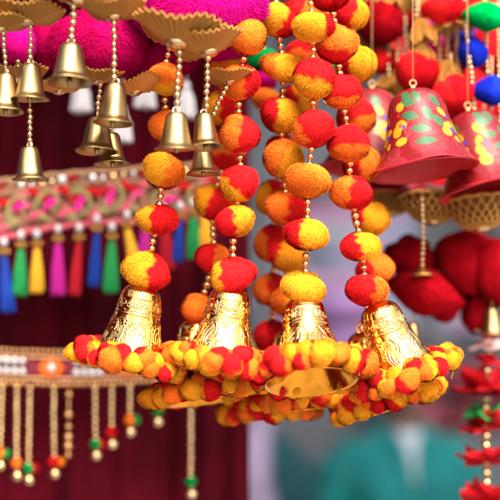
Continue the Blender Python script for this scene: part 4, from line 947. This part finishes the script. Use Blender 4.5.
def post():
    t = thing('street_post', (P(261, 354, 3.9)[0], P(261, 354, 3.9)[1], 0), 'grey metal post standing in the street just right of the maroon cloth', 'post')
    w = Matrix.Translation(W[t.name].translation); m = MB(); m.lathe([(0, 0), (.08, 0), (.08, .02), (.05, .05), (.048, 3.6), (0, 3.62)], 24); obj('pole', m.mesh('pole', basic('grey painted steel', (.022, .025, .031), .6, 0, .25, 8)), t, w)
    m = MB(); m.lathe([(.049, 1.5), (.060, 1.5), (.060, 1.57), (.049, 1.57)], 24); obj('clamp', m.mesh('clamp', DARKW), t, w)
post()
def crates(px, py, d, label, mat, n):
    a = P(px, py, d); t = thing('goods_sack', (a[0], a[1], 0), label, 'sacks'); r = random.Random(px)
    m = MB(); m.box((0, 0, a[2] / 2 - .1), (.5, .4, a[2] - .2)); obj('plinth', m.mesh('plinth', DARKW, False), t)
    for k in range(n):
        b = MB(); b.ball((0, 0, 0), (.11 + r.random() * .04, .10, .075), n=16); obj('sack', b.mesh('sack', mat), t, Matrix.Translation((a[0] - .2 + .2 * (k % 3), a[1] - .05 + .03 * (k % 2), a[2] - .16 + .12 * (k // 3))))
crates(470, 372, 4.2, 'blurred stack of dusky red goods in the street behind the flower strand', basic('dusky red sack', (.05, .008, .014), .8, 0, .3, 8), 6)
crates(290, 330, 4.6, 'blurred stack of pink and violet goods in the street behind the central bell', basic('violet sack', (.09, .05, .12), .8, 0, .3, 8), 9)
def cabinet(px0, px1, py0, d, label, mats):
    a = P(px0, py0, d); b = P(px1, py0, d); t = thing('display_cabinet', ((a[0] + b[0]) / 2, a[1], 0), label, 'cabinet')
    w = b[0] - a[0]; h = a[2]; mb = MB(); mb.box((0, .25, h / 2), (w, .5, h)); obj('cabinet_body', mb.mesh('cabinet_body', mats[0], False), t)
    for i in range(3):
        m = MB(); m.box((w * (i - 1) * .31, -.012, h - .16), (w * .26, .02, .16)); m.box((w * (i - 1) * .31, -.012, h - .42), (w * .26, .02, .2)); obj('drawer', m.mesh('drawer', mats[1 + i % 2], False), t)
    m = MB(); m.box((0, .22, h + .015), (w + .06, .6, .03)); obj('cabinet_top', m.mesh('cabinet_top', BANW, False), t)
cabinet(236, 345, 425, 5.0, 'pale pink display cabinet between the two people in teal', [PALE, basic('dusty pink drawer', (.17, .10, .14), .8, 0, .2, 6), YG])

# ------------------------------------------------------------------ camera, light
cam = bpy.data.cameras.new('Camera'); co = bpy.data.objects.new('Camera', cam); COL.objects.link(co); sc.camera = co
co.location = CAM; co.rotation_euler = (math.pi / 2 + PITCH, 0, 0)
cam.sensor_width = 36; cam.lens = 36 * F / 500; cam.clip_end = 500; cam.clip_start = .02
cam.dof.use_dof = True; cam.dof.focus_distance = .98; cam.dof.aperture_fstop = 2.9
SUN_EL, SUN_AZ = R(43), R(163)     # azimuth clockwise from +y: the light comes from behind the camera, a little right
w = bpy.data.worlds.new('World'); sc.world = w; w.use_nodes = True; nt = w.node_tree
sky = nt.nodes.new('ShaderNodeTexSky'); sky.sky_type = 'NISHITA'; sky.sun_disc = False; sky.sun_elevation = SUN_EL; sky.sun_rotation = SUN_AZ; sky.air_density = 1.0; sky.dust_density = 5.0; sky.ozone_density = .2
bg = nt.nodes['Background']; nt.links.new(sky.outputs[0], bg.inputs[0]); bg.inputs[1].default_value = .15
sun = bpy.data.lights.new('Sun', 'SUN'); sun.energy = 2.7; sun.angle = R(32); sun.color = (1, .95, .87)
so = bpy.data.objects.new('Sun', sun); COL.objects.link(so)
sd = Vector((math.sin(SUN_AZ) * math.cos(SUN_EL), math.cos(SUN_AZ) * math.cos(SUN_EL), math.sin(SUN_EL)))
so.rotation_euler = sd.to_track_quat('Z', 'Y').to_euler()
sc.view_settings.view_transform = 'Standard'; sc.view_settings.look = 'None'; sc.view_settings.exposure = 1.62; sc.view_settings.gamma = 1
sc.cycles.use_denoising = True; sc.cycles.denoiser = 'OPENIMAGEDENOISE'; sc.cycles.max_bounces = 10; sc.cycles.diffuse_bounces = 5; sc.cycles.sample_clamp_indirect = 8
